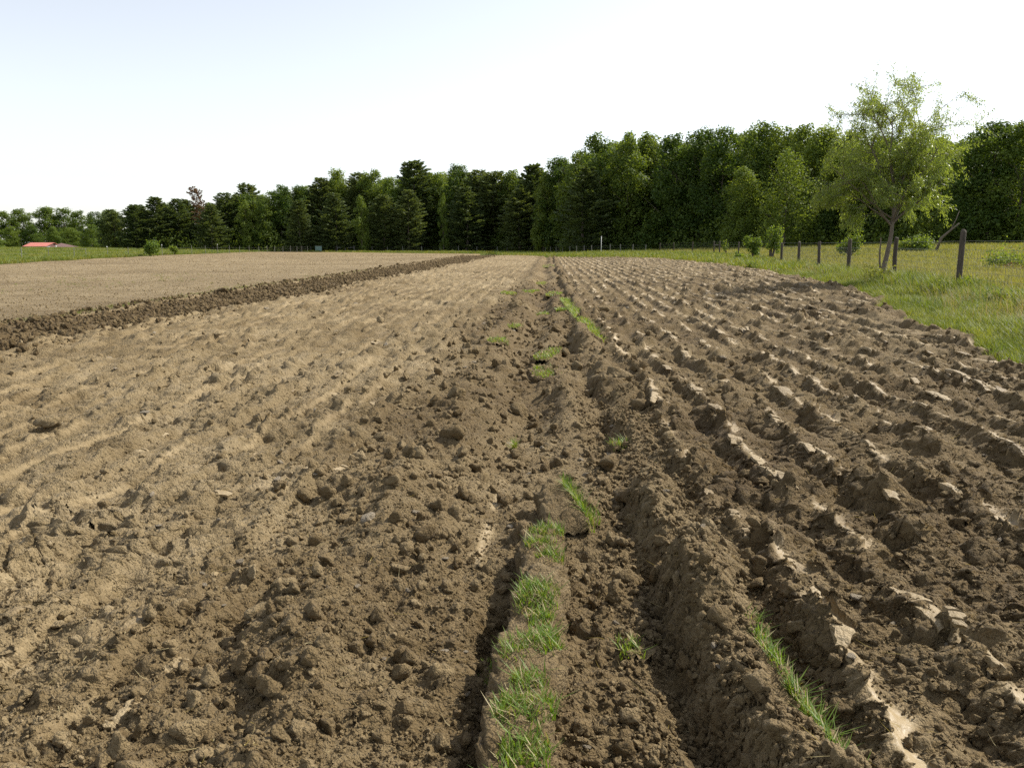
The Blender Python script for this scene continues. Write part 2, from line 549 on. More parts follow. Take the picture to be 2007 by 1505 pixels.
def meadow_material():
    m, nt, b = mat_new("meadow_ground")
    pos = N(nt, "ShaderNodeNewGeometry").outputs["Position"]
    n1 = noise(nt, pos, .12, 4, .6); n2 = noise(nt, pos, 2.2, 5, .7); n3 = noise(nt, pos, 14, 3, .7)
    f = math_(nt, 'ADD', math_(nt, 'MULTIPLY', n1, .5), math_(nt, 'ADD', math_(nt, 'MULTIPLY', n2, .3), math_(nt, 'MULTIPLY', n3, .2)))
    nt.links.new(ramp(nt, f, [(.36, (.055, .080, .018)), (.5, (.10, .125, .028)), (.62, (.16, .16, .05))]), b.inputs["Base Color"])
    b.inputs["Roughness"].default_value = .9
    b.inputs["Specular IOR Level"].default_value = .1
    bp = N(nt, "ShaderNodeBump"); bp.inputs["Distance"].default_value = .2
    nt.links.new(math_(nt, 'ADD', n2, n3), bp.inputs["Height"]); nt.links.new(bp.outputs[0], b.inputs["Normal"])
    return m


M_meadow = meadow_material()

# ------------------------------------------------------------------ ground: meadow sheet
def axis(lo, hi, fine_lo, fine_hi, step, grow=1.13):
    a = list(np.arange(fine_lo, fine_hi + 1e-6, step))
    s = step
    while a[-1] < hi: s *= grow; a.append(a[-1] + s)
    s = step
    while a[0] > lo: s *= grow; a.insert(0, a[0] - s)
    return np.array(a)


gx = axis(-1500, 1500, -13, 22, .4, 1.07); gy = axis(-120, 2500, 4, 50, .55, 1.06)
X, Y = np.meshgrid(gx, gy)


def in_fields(x, y, pad=0.0):
    """>0 inside the worked land"""
    right = edge_right(y) - pad - x
    left = x - edge_far_left(y) - pad
    ey = np.where(x > -7, np.interp(x, [-9, -4, 1.6, 7.2, 10.4], [127, 126, 112, 90, 74]), 147 - (x + 7) * 38 / 44 * 1.0)
    return np.minimum(np.minimum(right, left), (ey - y) * .5)


Z = base(X, Y) - .45 * ss(.12, .5, in_fields(X, Y)) + .03 * fbm(X * 1.2, Y * 1.2, 200, 2)
Z = Z + 30 * ss(450, 1400, np.hypot(X, Y)) * 0
link("meadow", new_mesh("meadow", np.stack([X, Y, Z], -1).reshape(-1, 3), grid_faces(len(gy), len(gx)), M_meadow, True), kind="structure")

# ------------------------------------------------------------------ ground: worked land
rows = [1.25]
while rows[-1] < 128: rows.append(rows[-1] * 1.0028 + .0004)
rows = np.array(rows)


def land(name, ys, xl, xr, nc, fn, mat, skirt=(1, 1)):
    s = np.linspace(0, 1, nc)
    Xs = xl[:, None] + (xr - xl)[:, None] * s[None, :]
    Ys = np.repeat(ys[:, None], nc, 1)
    sp = np.maximum((xr - xl) / (nc - 1), np.gradient(ys))[:, None] + 0 * Xs
    out = fn(Xs.ravel(), Ys.ravel(), sp.ravel())
    z, tone, sm = out[:3]
    z = z.reshape(Xs.shape)
    if len(out) > 3:                                     # crumbling sideways too, so steep faces are rough
        rg = out[3].reshape(Xs.shape) * np.clip(.02 / sp, 0, 1)
        dX = rg * (.030 * fbm(Xs * 13 + z * 17, Ys * 13, 97, 3) + .022 * (np.abs(vn(Xs * 30 + z * 40, Ys * 30, 98)) * 2 - .7))
        dY = rg * .022 * fbm(Xs * 15 + 40, Ys * 15 + z * 20, 99, 2)
        Xs = Xs + dX * ss(0, .5, Xs - xl[:, None]) * ss(0, .5, xr[:, None] - Xs); Ys = Ys + dY
    if skirt[0]: z -= .32 * (1 - ss(0, .28, Xs - xl[:, None])) * skirt[0]
    if skirt[1]: z -= .32 * (1 - ss(0, .28, xr[:, None] - Xs)) * skirt[1]
    z -= .4 * (1 - ss(0, .8, ys[-1] - Ys)) * (Ys > 60)
    return new_mesh(name, np.stack([Xs, Ys, z], -1).reshape(-1, 3), grid_faces(len(ys), nc), mat, True, {"tone": tone, "smooth_face": sm})


view = .80 * rows + 1.5
xl = np.maximum(edge_left(rows) - .12, -view); xr = np.minimum(edge_right(rows) + .08, view)
field = link("ploughed_field", land("ploughed_field", rows, xl, xr, 530, soil, M_soil), kind="structure")
r2 = rows[(rows > 9)][::2]
link("fresh_tilled_strip", land("fresh_tilled_strip", r2, np.maximum(edge_strip(r2) - .1, -(.85 * r2 + 4)), np.full(len(r2), 0.) + edge_left(r2) + .12, 130, strip_soil, M_soil), kind="structure")
r3 = [12.]
while r3[-1] < 186: r3.append(r3[-1] * 1.007)
r3 = np.array(r3)
xr3 = np.where(r3 < 147, edge_strip(r3) + .2, -7 - (r3 - 147) * 44 / 38.)
xr3 = np.minimum(xr3, edge_strip(r3) + .2)
link("harrowed_field", land("harrowed_field", r3, np.maximum(edge_far_left(r3), -(.85 * r3 + 6)), xr3, 330, harrow_soil, M_soil), kind="structure")


def soil_z(x, y):
    x = np.atleast_1d(np.asarray(x, float)); y = np.atleast_1d(np.asarray(y, float))
    return soil(x, y, np.full(x.shape, .008) + .0028 * y)[0]


# ------------------------------------------------------------------ scatter helper (uncountable stuff)
def scatter(name, protos, P, rot, scl, idx, **props):
    me = bpy.data.meshes.new(name)
    me.vertices.add(len(P)); me.vertices.foreach_set("co", np.asarray(P, np.float32).ravel())
    a = me.attributes.new("rot", 'FLOAT_VECTOR', 'POINT'); a.data.foreach_set("vector", np.asarray(rot, np.float32).ravel())
    scl = np.asarray(scl, np.float32)
    if scl.ndim == 1: scl = np.repeat(scl[:, None], 3, 1)
    a = me.attributes.new("scl", 'FLOAT_VECTOR', 'POINT'); a.data.foreach_set("vector", scl.ravel())
    a = me.attributes.new("idx", 'INT', 'POINT'); a.data.foreach_set("value", np.asarray(idx, np.int32))
    col = bpy.data.collections.new(name + "_kinds")
    for i, pm in enumerate(protos):
        po = bpy.data.objects.new("%s_kind_%02d" % (name, i), pm); col.objects.link(po)
    ng = bpy.data.node_groups.new(name + "_scatter", 'GeometryNodeTree')
    ng.interface.new_socket("Geometry", in_out='INPUT', socket_type='NodeSocketGeometry')
    ng.interface.new_socket("Geometry", in_out='OUTPUT', socket_type='NodeSocketGeometry')
    gi = ng.nodes.new("NodeGroupInput"); go = ng.nodes.new("NodeGroupOutput")
    ci = ng.nodes.new("GeometryNodeCollectionInfo"); ci.inputs["Collection"].default_value = col
    ci.inputs["Separate Children"].default_value = True; ci.inputs["Reset Children"].default_value = True
    ip = ng.nodes.new("GeometryNodeInstanceOnPoints"); ip.inputs["Pick Instance"].default_value = True

    def na(nm, t):
        n = ng.nodes.new("GeometryNodeInputNamedAttribute"); n.data_type = t; n.inputs["Name"].default_value = nm
        return n.outputs["Attribute"]
    ng.links.new(gi.outputs[0], ip.inputs["Points"]); ng.links.new(ci.outputs[0], ip.inputs["Instance"])
    ng.links.new(na("idx", 'INT'), ip.inputs["Instance Index"])
    e2r = ng.nodes.new("FunctionNodeEulerToRotation"); ng.links.new(na("rot", 'FLOAT_VECTOR'), e2r.inputs[0])
    ng.links.new(e2r.outputs[0], ip.inputs["Rotation"])
    ng.links.new(na("scl", 'FLOAT_VECTOR'), ip.inputs["Scale"])
    ng.links.new(ip.outputs[0], go.inputs[0])
    o = link(name, me, **props)
    md = o.modifiers.new("scatter", 'NODES'); md.node_group = ng
    return o


# ------------------------------------------------------------------ clods, slabs and stones
import bmesh


def lump_mesh(name, mat, sub, seed, flat=.75, rough=.28, smooth=False):
    bm = bmesh.new()
    bmesh.ops.create_icosphere(bm, subdivisions=sub, radius=1)
    V = np.array([v.co[:] for v in bm.verts])
    F = np.array([[v.index for v in f.verts] for f in bm.faces])
    bm.free()
    r_ = np.random.default_rng(seed)
    # cut by random planes for broken faces, then roughen
    k = np.ones(len(V))
    for _ in range(8):
        n = r_.normal(size=3); n /= np.linalg.norm(n)
        d = r_.uniform(.48, .85)
        pr = V @ n
        k = np.minimum(k, np.where(pr > 1e-3, d / np.maximum(pr, 1e-3), 9))
    V = V * k[:, None]
    w = vn(V[:, 0] * 2.3 + seed, V[:, 1] * 2.3 + V[:, 2] * 1.7, seed) + .6 * vn(V[:, 0] * 5 + V[:, 2] * 3, V[:, 1] * 5 + seed, seed + 1)
    w = w + .35 * vn(V[:, 0] * 11 + V[:, 2] * 7, V[:, 1] * 11 - V[:, 2] * 6 + seed, seed + 2)
    V = V * (1 + rough * w)[:, None] * np.array([1, .82, flat])
    return new_mesh(name, V, F, mat, smooth)


def clod_set(name, mat, n, sub, seed):
    return [lump_mesh("%s_%d" % (name, i), mat, sub, seed + i * 7, random.uniform(.5, .95), .22, True) for i in range(n)]


def scatter_clods():
    Ps = []; S = []; K = []
    def put(n, x0, x1, y0, y1, lo, hi, pw, dens):
        u = rng.random(n)
        y = y0 * (y1 / y0) ** u
        x = rng.uniform(x0, x1, n) if x1 is not None else rng.uniform(-1, 1, n) * (.8 * y + .8)
        k = rng.random(n) < dens(x, y)
        k &= (x > edge_left(y)) & (x < edge_right(y) - .1) & (np.abs(x) < .85 * y + 1.2)
        x, y = x[k], y[k]
        s = lo + (hi - lo) * rng.random(len(x)) ** pw
        Ps.append(np.stack([x, y], 1)); S.append(s)

    def d_all(x, y):
        cl = ss(1.4, 2.1, -x)
        w = .5 + .5 * fbm(x * .9, y * .7, 33, 3)
        hr, cr, hl, lip = furrows(x, y)
        cR = ss(.8, 1.1, x)
        d = (1 - cl) * (1 - cR) + cR * (1 - .9 * cr) * .8 + cl * (.28 + .45 * ss(.45, .7, w)) * (1 - .8 * lip)
        return d * (.35 + .9 * w)
    put(130000, 0, None, 1.7, 9, .004, .011, 2.4, d_all)
    put(9000, .30, 1.05, 1.8, 9, .006, .028, 2.6, lambda x, y: .9 + 0 * x)
    put(11000, 0, None, 1.7, 14, .009, .036, 4.5, d_all)
    put(9000, 0, None, 8, 45, .018, .07, 3.6, d_all)
    put(2200, -1.5, 1.0, 3.5, 45, .015, .085, 4.5, lambda x, y: ss(-.1, .5, vn(x * 1.1, y * .6, 310)))
    put(1800, -1.7, 1.2, 2, 40, .02, .07, 3.4, lambda x, y: .9 + 0 * x)
    P = np.concatenate(Ps); S_ = np.concatenate(S)
    z = soil_z(P[:, 0], P[:, 1]) + .25 * S_
    dry = P[:, 0] < -1.6 + .5 * vn(P[:, 1], 3, 300)
    rot = rng.uniform(0, 6.28, (len(P), 3))
    far = S_ > .03
    for nm, mat, m in (("loose_crumbs", M_clod, ~dry), ("dry_loose_crumbs", M_clod_dry, dry)):
        protos = clod_set(nm, mat, 6, 3, 400)
        scatter(nm, protos, np.c_[P[m], z[m]], rot[m], S_[m], rng.integers(0, 6, m.sum()), kind="stuff")
    # fresh strip
    n = 26000
    y = 10 * (128 / 10) ** rng.random(n)
    a = edge_strip(y); b = edge_left(y)
    x = a - .5 + (b - a + 1.3) * rng.random(n)
    edge_fall = np.where((x < a + .2) | (x > b), .3, 1.0)
    k = rng.random(n) < edge_fall
    x, y = x[k], y[k]
    s = .014 + .07 * rng.random(len(x)) ** 5 + .0006 * y * rng.random(len(x))
    z = strip_soil(x, y, .0032 * y)[0] + .2 * s
    z = np.where(x < edge_strip(y) + .1, base(x, y) + .04, z)
    on_p = x > edge_left(y) - .1
    z[on_p] = soil_z(x[on_p], y[on_p]) + .2 * s[on_p]
    scatter("moist_strip_crumbs", clod_set("moist", M_clod_moist, 6, 3, 500), np.c_[x, y, z], rng.uniform(0, 6.28, (len(x), 3)), s, rng.integers(0, 6, len(x)), kind="stuff")
    # harrowed field: sparse small lumps
    n = 26000
    y = 15 * (150 / 15) ** rng.random(n)
    a = np.maximum(edge_far_left(y), -.85 * y - 4); b = edge_strip(y)
    x = a + (b - a) * rng.random(n)
    s = .008 + .03 * rng.random(n) ** 6 + .0006 * y * rng.random(n) ** 3
    z = harrow_soil(x, y, .007 * y)[0] + .2 * s
    scatter("harrowed_crumbs", clod_set("harrowed", M_clod_mid, 6, 1, 600), np.c_[x, y, z], rng.uniform(0, 6.28, (n, 3)), s, rng.integers(0, 6, n), kind="stuff")


scatter_clods()


def named_clods():
    kinds = [lump_mesh("clod_%d" % i, M_clod, 3, 700 + i * 5, random.uniform(.65, .95), .30, True) for i in range(10)]
    kinds_d = [lump_mesh("dry_clod_%d" % i, M_clod_dry, 3, 760 + i * 5, random.uniform(.55, .85), .30, True) for i in range(5)]
    kinds_m = [lump_mesh("moist_clod_%d" % i, M_clod_moist, 3, 790 + i * 5, random.uniform(.6, .9), .30, True) for i in range(5)]
    spots = []
    # those that stand out in the picture: u, v, radius
    for u, v, r_ in ((1020, 792, .13), (1030, 835, .07), (895, 800, .11), (860, 745, .10), (885, 890, .10), (1160, 760, .12), (1215, 760, .14), (1190, 905, .14),
                     (1255, 800, .15), (640, 985, .07), (575, 840, .06), (100, 850, .10), (745, 640, .12), (810, 920, .09), (1085, 830, .07), (1130, 715, .10),
                     (1225, 960, .12), (1310, 880, .10), (1480, 1110, .06), (500, 1130, .05), (610, 1370, .045), (640, 1330, .05), (575, 1290, .05), (700, 1290, .05),
                     (800, 1300, .055), (480, 1330, .045), (720, 1400, .045), (860, 1330, .05), (1500, 1240, .05), (1400, 1180, .05), (1040, 790, .06), (1110, 880, .06),
                     (1150, 850, .08), (1340, 1280, .05), (940, 755, .09), (1010, 610, .16), (1045, 640, .12), (1090, 650, .16), (1105, 690, .12), (1060, 560, .2), (1095, 545, .22),
                     (780, 1160, .05), (690, 1150, .06), (560, 1190, .05), (1180, 620, .14), (1230, 690, .12), (1330, 840, .08), (1010, 700, .1), (960, 640, .12), (930, 700, .1)):
        r = ray(u, v); t = -EYE / r[2]
        spots.append((r[0] * t, r[1] * t, r_))
    n = 0
    while n < 80:
        y = 2.3 * (22 / 2.3) ** random.random()
        x = random.uniform(-2.2, 1.6) if random.random() < .6 else random.uniform(-.6, .6) * y
        if not (edge_left(y) + .3 < x < edge_right(y) - .3): continue
        spots.append((float(x), y, random.uniform(.008, .018) * (1.5 + .5 * y) ** .85 if y < 8 else random.uniform(.05, .10)))
        n += 1
    xs = np.array([s[0] for s in spots]); ys = np.array([s[1] for s in spots])
    zs = soil_z(xs, ys)
    for (x, y, r_), z in zip(spots, zs):
        me = random.choice(kinds_d if x < -1.9 else kinds)
        o = link("clod", me, field, (x, y, z + .30 * r_))
        o.scale = (r_ * random.uniform(.85, 1.25), r_ * random.uniform(.85, 1.2), r_ * random.uniform(.8, 1.1))
        o.rotation_euler = (random.uniform(-.5, .5), random.uniform(-.5, .5), random.uniform(0, 6.28))
    st = bpy.data.objects["fresh_tilled_strip"]
    for u, v, r_ in ((437, 573, .28), (425, 571, .16), (170, 605, .2), (118, 618, .16), (70, 632, .22), (90, 628, .16), (515, 555, .2), (560, 550, .26), (640, 537, .2), (652, 536, .2), (625, 540, .16), (395, 628, .16), (345, 632, .14), (200, 664, .14), (780, 517, .3), (745, 521, .25)):
        r = ray(u, v + 3); t = -EYE / r[2]
        x, y = r[0] * t, r[1] * t
        o = link("clod", random.choice(kinds_m), st, (x, y, float(strip_soil(np.array([x]), np.array([y]), np.array([.05]))[0][0]) + .3 * r_))
        r_ *= .62; o.scale = (r_ * 1.2, r_, r_ * .8)
        o.rotation_euler = (random.uniform(-.5, .5), random.uniform(-.5, .5), random.uniform(0, 6.28))


named_clods()


def slab_mesh(name, seed, L, W, th):
    """thin torn plate of smeared soil: arched, ragged, cracked across into pieces that lie a little apart"""
    r_ = np.random.default_rng(seed)
    cuts = np.sort(np.r_[-.5, r_.uniform(-.35, .35, r_.integers(1, 4)), .5])
    VV = []; FF = []; n0 = 0
    for a, b in zip(cuts[:-1], cuts[1:]):
        if b - a < .08: continue
        nl, nw = 7, 4
        S, T = np.meshgrid(np.linspace(a + .008, b - .008, nl), np.linspace(-.5, .5, nw), indexing='ij')
        wl = (.45 + .55 * np.cos(S * math.pi * .95) ** .6) * (1 + .30 * vn(S * 9 + seed, T * 1.1 + 1.3, seed) + .28 * vn(S * 27 + seed, T * 1.5, seed + 5))
        xx = T * W * wl + .25 * W * vn(S * 3 + seed, 4.4, seed + 3)
        yy = S * L + .06 * L * vn(T * 4 + a * 9 + seed, 2.2, seed + 4)
        zz = -.05 * L * (S * 2) ** 2 - .05 * W * (T * 2) ** 2 + .004 * vn(S * 16 + seed, T * 5, seed + 2) + r_.uniform(-.006, .008) + r_.uniform(-.05, .05) * (S - (a + b) / 2) * L
        top = np.stack([xx, yy, zz], -1).reshape(-1, 3)
        bot = top.copy(); bot[:, 2] -= th * r_.uniform(.7, 1.3); bot[:, :2] = bot[:, :2] * .94
        n = nl * nw; F = grid_faces(nl, nw)
        e = np.concatenate([np.arange(nw), np.arange(1, nl) * nw + nw - 1, (nl - 1) * nw + np.arange(nw - 2, -1, -1), np.arange(nl - 2, 0, -1) * nw])
        e2 = np.roll(e, -1)
        VV += [top, bot]; FF.append(np.concatenate([F[:, ::-1], np.stack([e, e + n, e2 + n, e2], 1)[:, ::-1]]) + n0)
        n0 += 2 * n
    return new_mesh(name, np.concatenate(VV), np.concatenate(FF), M_slab, False)


def named_slabs():
    kinds = [slab_mesh("soil_slab_%d" % k, 31 + 7 * k, 1.0, random.uniform(.16, .30), .05) for k in range(24)]
    n = 0; tries = 0
    while n < 230 and tries < 60000:
        tries += 1
        y = 2.4 * (26 / 2.4) ** (random.random() ** .85)
        x = random.uniform(1.0, 10.0)
        if x > edge_right(y) - .3 or x > .68 * y + .5: continue
        # settle on the crest nearby
        xs_ = x + np.linspace(-.25, .25, 41); hs = furrows(xs_, np.full(41, y))
        j = int(np.argmax(hs[0]))
        if hs[0][j] < .085 and random.random() < .9: continue
        x = float(xs_[j]) + random.uniform(.0, .04)
        L = random.uniform(.16, .52) * (1.0 if y < 8 else 1.25)
        z = float(np.median(soil_z(x + np.array([0, .02, 0, 0, -.02]), y + np.array([0, 0, -.25, .25, 0]) * L)))
        o = link("soil_slab", random.choice(kinds), field, (x, y, z + .014))
        o.scale = (random.uniform(.20, .40) * (1 if y < 8 else 1.25), L, random.uniform(.35, .6))
        o.rotation_euler = (random.uniform(-.10, .10), random.uniform(.10, .42), random.uniform(-.22, .10))
        n += 1
    m = 0
    while m < 65:
        y = 2.6 * (16 / 2.6) ** random.random(); x = random.uniform(-.62 * y - .3, -1.3)
        if x < edge_left(y) + .3: continue
        s_ = random.uniform(.05, .16) * (.8 + .05 * y)
        o = link("soil_slab", random.choice(kinds), field, (x, y, float(soil_z(x, y)[0]) + .006))
        o.scale = (s_ * random.uniform(2.0, 3.6), s_ * random.uniform(1.0, 1.8), .35)
        o.rotation_euler = (random.uniform(-.2, .2), random.uniform(-.1, .35), random.uniform(-.6, .6))
        m += 1


named_slabs()


def stones():
    kinds = [lump_mesh("stone_%d" % i, M_stone, 2, 900 + i * 5, random.uniform(.30, .5), .2) for i in range(6)]
    pts = []
    for u, v, r_ in ((722, 1045, .055), (830, 955, .02), (890, 945, .022), (1000, 1015, .03), (550, 912, .035), (545, 960, .03), (1035, 910, .03), (800, 1175, .02), (470, 1040, .018),
                     (1410, 1330, .022), (1680, 1190, .04), (870, 1275, .018), (910, 1270, .016), (430, 1045, .018), (165, 1210, .02), (300, 1000, .03), (255, 960, .02)):
        r = ray(u, v); t = -EYE / r[2]; pts.append((r[0] * t, r[1] * t, r_))
    while len(pts) < 110:
        y = 2.5 * (24 / 2.5) ** random.random(); x = random.uniform(-.62, .6) * y
        if edge_left(y) + .3 < x < edge_right(y) - .3: pts.append((float(x), y, random.uniform(.004, .007) * (1.6 + y) ** .8))
    zs = soil_z([p[0] for p in pts], [p[1] for p in pts])
    for (x, y, r_), z in zip(pts, zs):
        o = link("stone", random.choice(kinds), field, (x, y, z + .25 * r_))
        o.scale = (r_ * random.uniform(.9, 1.5), r_, r_); o.rotation_euler = (random.uniform(-.3, .3), random.uniform(-.3, .3), random.uniform(0, 6.28))


stones()


# ------------------------------------------------------------------ grass
def blades(n, spread, hl, hh, w, lean, seed, seg=3):
    """n curved tapering blades rooted within a disc of radius spread"""
    r_ = np.random.default_rng(seed)
    V = []; F = []
    for i in range(n):
        a = r_.uniform(0, 6.283); q = spread * math.sqrt(r_.random())
        b = r_.uniform(0, 6.283); h = r_.uniform(hl, hh); ln = lean * h * r_.uniform(.2, 1.2)
        ww = w * r_.uniform(.7, 1.3)
        px, py = q * math.cos(a), q * math.sin(a)
        sx, sy = -math.sin(b) * ww, math.cos(b) * ww
        k0 = len(V)
        for j in range(seg):
            t = j / seg
            x = px + math.cos(b) * ln * t * t; y = py + math.sin(b) * ln * t * t; z = h * t * (1 - .25 * t * lean) - .01
            f = 1 - .55 * t
            V += [(x - sx * f, y - sy * f, z), (x + sx * f, y + sy * f, z)]
        V.append((px + math.cos(b) * ln, py + math.sin(b) * ln, h * (1 - .25 * lean)))
        for j in range(seg - 1):
            F += [(k0 + 2 * j, k0 + 2 * j + 1, k0 + 2 * j + 3), (k0 + 2 * j, k0 + 2 * j + 3, k0 + 2 * j + 2)]
        e = k0 + 2 * (seg - 1)
        F.append((e, e + 1, e + 2))
    return V, F


def tuft(name, mat, *a, **k):
    V, F = blades(*a, **k)
    return new_mesh(name, V, np.array(F), mat)


def meadow_grass():
    # verge along the right edge of the ploughed land and pasture beyond the fence
    fine = [tuft("verge_%d" % i, M_grass, 26, .16, .10, .30, .0045, .8, 1000 + i) for i in range(5)]
    tall = [tuft("tall_%d" % i, M_grass, 30, .20, .28, .55, .006, .7, 1020 + i) for i in range(4)]
    past = [tuft("pasture_%d" % i, M_past, 30, .30, .16, .42, .009, .6, 1040 + i) for i in range(5)]
    coarse = [tuft("coarse_%d" % i, M_grass, 34, .55, .18, .46, .022, .6, 1060 + i) for i in range(5)]
    cpast = [tuft("cpasture_%d" % i, M_past, 34, .6, .18, .44, .022, .6, 1080 + i) for i in range(5)]
    seed = [tuft("seedy_%d" % i, M_straw, 7, .2, .25, .62, .004, .5, 1100 + i) for i in range(3)]
    kinds = fine + tall + past + coarse + cpast + seed
    P = []; S = []; I = []
    def add(x, y, s, i):
        P.append(np.c_[x, y, base(x, y)]); S.append(s); I.append(i)
    n = 62000
    y = 7 * (46 / 7) ** rng.random(n); e = edge_right(y)
    x = e - .12 + rng.random(n) ** .8 * (.80 * y + 1 - e)
    k = (x < .80 * y + 1) & (x > e - .15) & (e < .80 * y)
    x, y, e = x[k], y[k], e[k]
    fx = fence_x(y)
    past_m = x > fx + .25 + .3 * vn(y * .7, x, 301)
    rowtall = np.exp(-((x - fx + .2) / .55) ** 2)
    i = rng.integers(0, 5, len(x))
    i = np.where(rng.random(len(x)) < rowtall * .75, rng.integers(5, 9, len(x)), i)
    i = np.where(past_m & (rng.random(len(x)) < .75), rng.integers(9, 14, len(x)), i)
    i = np.where(rng.random(len(x)) < .05 * (x > e + .6), rng.integers(24, 27, len(x)), i)
    s = rng.uniform(.6, 1.25, len(x)) * np.where(x < e + .5, .7, 1) * (1 + .35 * vn(x * .8, y * .8, 302))
    add(x, y, s, i)
    # farther pasture, headland and left meadow: larger clumps
    n = 60000
    y = 38 * (230 / 38) ** rng.random(n); x = rng.uniform(-.75, .75, n) * y * 1.05
    out = in_fields(x, y, 0.0) < .1
    x, y = x[out], y[out]
    i = np.where((x > fence_x(y)) | (rng.random(len(x)) < .22), rng.integers(19, 24, len(x)), rng.integers(14, 19, len(x)))
    s = rng.uniform(.6, 1.2, len(x)) * (.75 + .004 * np.clip(y, 0, 120))
    add(x, y, s, i)
    # thin weeds sprouting on the harrowed land, and along the strip's far side
    n = 420
    f = rng.random(n)
    y = 27 + 18 * f + rng.normal(0, 1.6, n); x = np.where(rng.random(n) < .75, -19 - 1.5 * f + rng.normal(0, 1.3, n) * 1.6, edge_strip(y) - .3 - rng.random(n))
    k = vn(x * .6, y * .6, 303) > -.1
    x, y = x[k], y[k]
    add(x, y, rng.uniform(.18, .42, len(x)), rng.integers(0, 5, len(x)))
    y = 14 * (60 / 14) ** rng.random(500); x = edge_strip(y) - .05 - .5 * rng.random(500)
    add(x, y, rng.uniform(.15, .4, 500), rng.integers(0, 5, 500))
    P = np.concatenate(P); S = np.concatenate(S); I = np.concatenate(I)
    rot = np.c_[rng.normal(0, .12, len(P)), rng.normal(0, .12, len(P)), rng.uniform(0, 6.28, len(P))]
    scatter("meadow_grass", kinds, P, rot, S, I, kind="stuff", label="green and straw coloured grass of the verge, pasture and headland")


# right fence: u, distance of each post
FENCE_R = [(2200, 14.6), (1885, 20.7), (1757, 27.5), (1665, 33.5), (1608, 40), (1567, 46.5), (1533, 54), (1510, 62), (1488, 70), (1448, 79), (1411, 88), (1400, 92), (1357, 105), (1321, 112), (1294, 118)]
_fp = [spot(u, d)[:2] for u, d in FENCE_R]
_fy = np.array([p[1] for p in _fp]); _fx = np.array([p[0] for p in _fp])


def fence_x(y):
    return np.interp(y, _fy, _fx)


meadow_grass()


def straw_bits():
    kinds = [tuft("straw_%d" % i, M_straw, 1, .001, .05, .10, .0016, 1.1, 1200 + i, seg=4) for i in range(5)]
    n = 900
    y = 1.9 * (12 / 1.9) ** rng.random(n); x = rng.uniform(-.62, .62, n) * (y + .4)
    k = (x < edge_right(y) - .3) & (x > edge_left(y) + .3)
    x, y = x[k], y[k]
    z = soil_z(x, y) + .012
    rot = np.c_[rng.normal(1.45, .2, len(x)), rng.normal(0, .2, len(x)), rng.uniform(0, 6.28, len(x))]
    scatter("straw_bits", kinds, np.c_[x, y, z], rot, rng.uniform(.4, 1.1, len(x)), rng.integers(0, 5, len(x)), kind="stuff")


straw_bits()


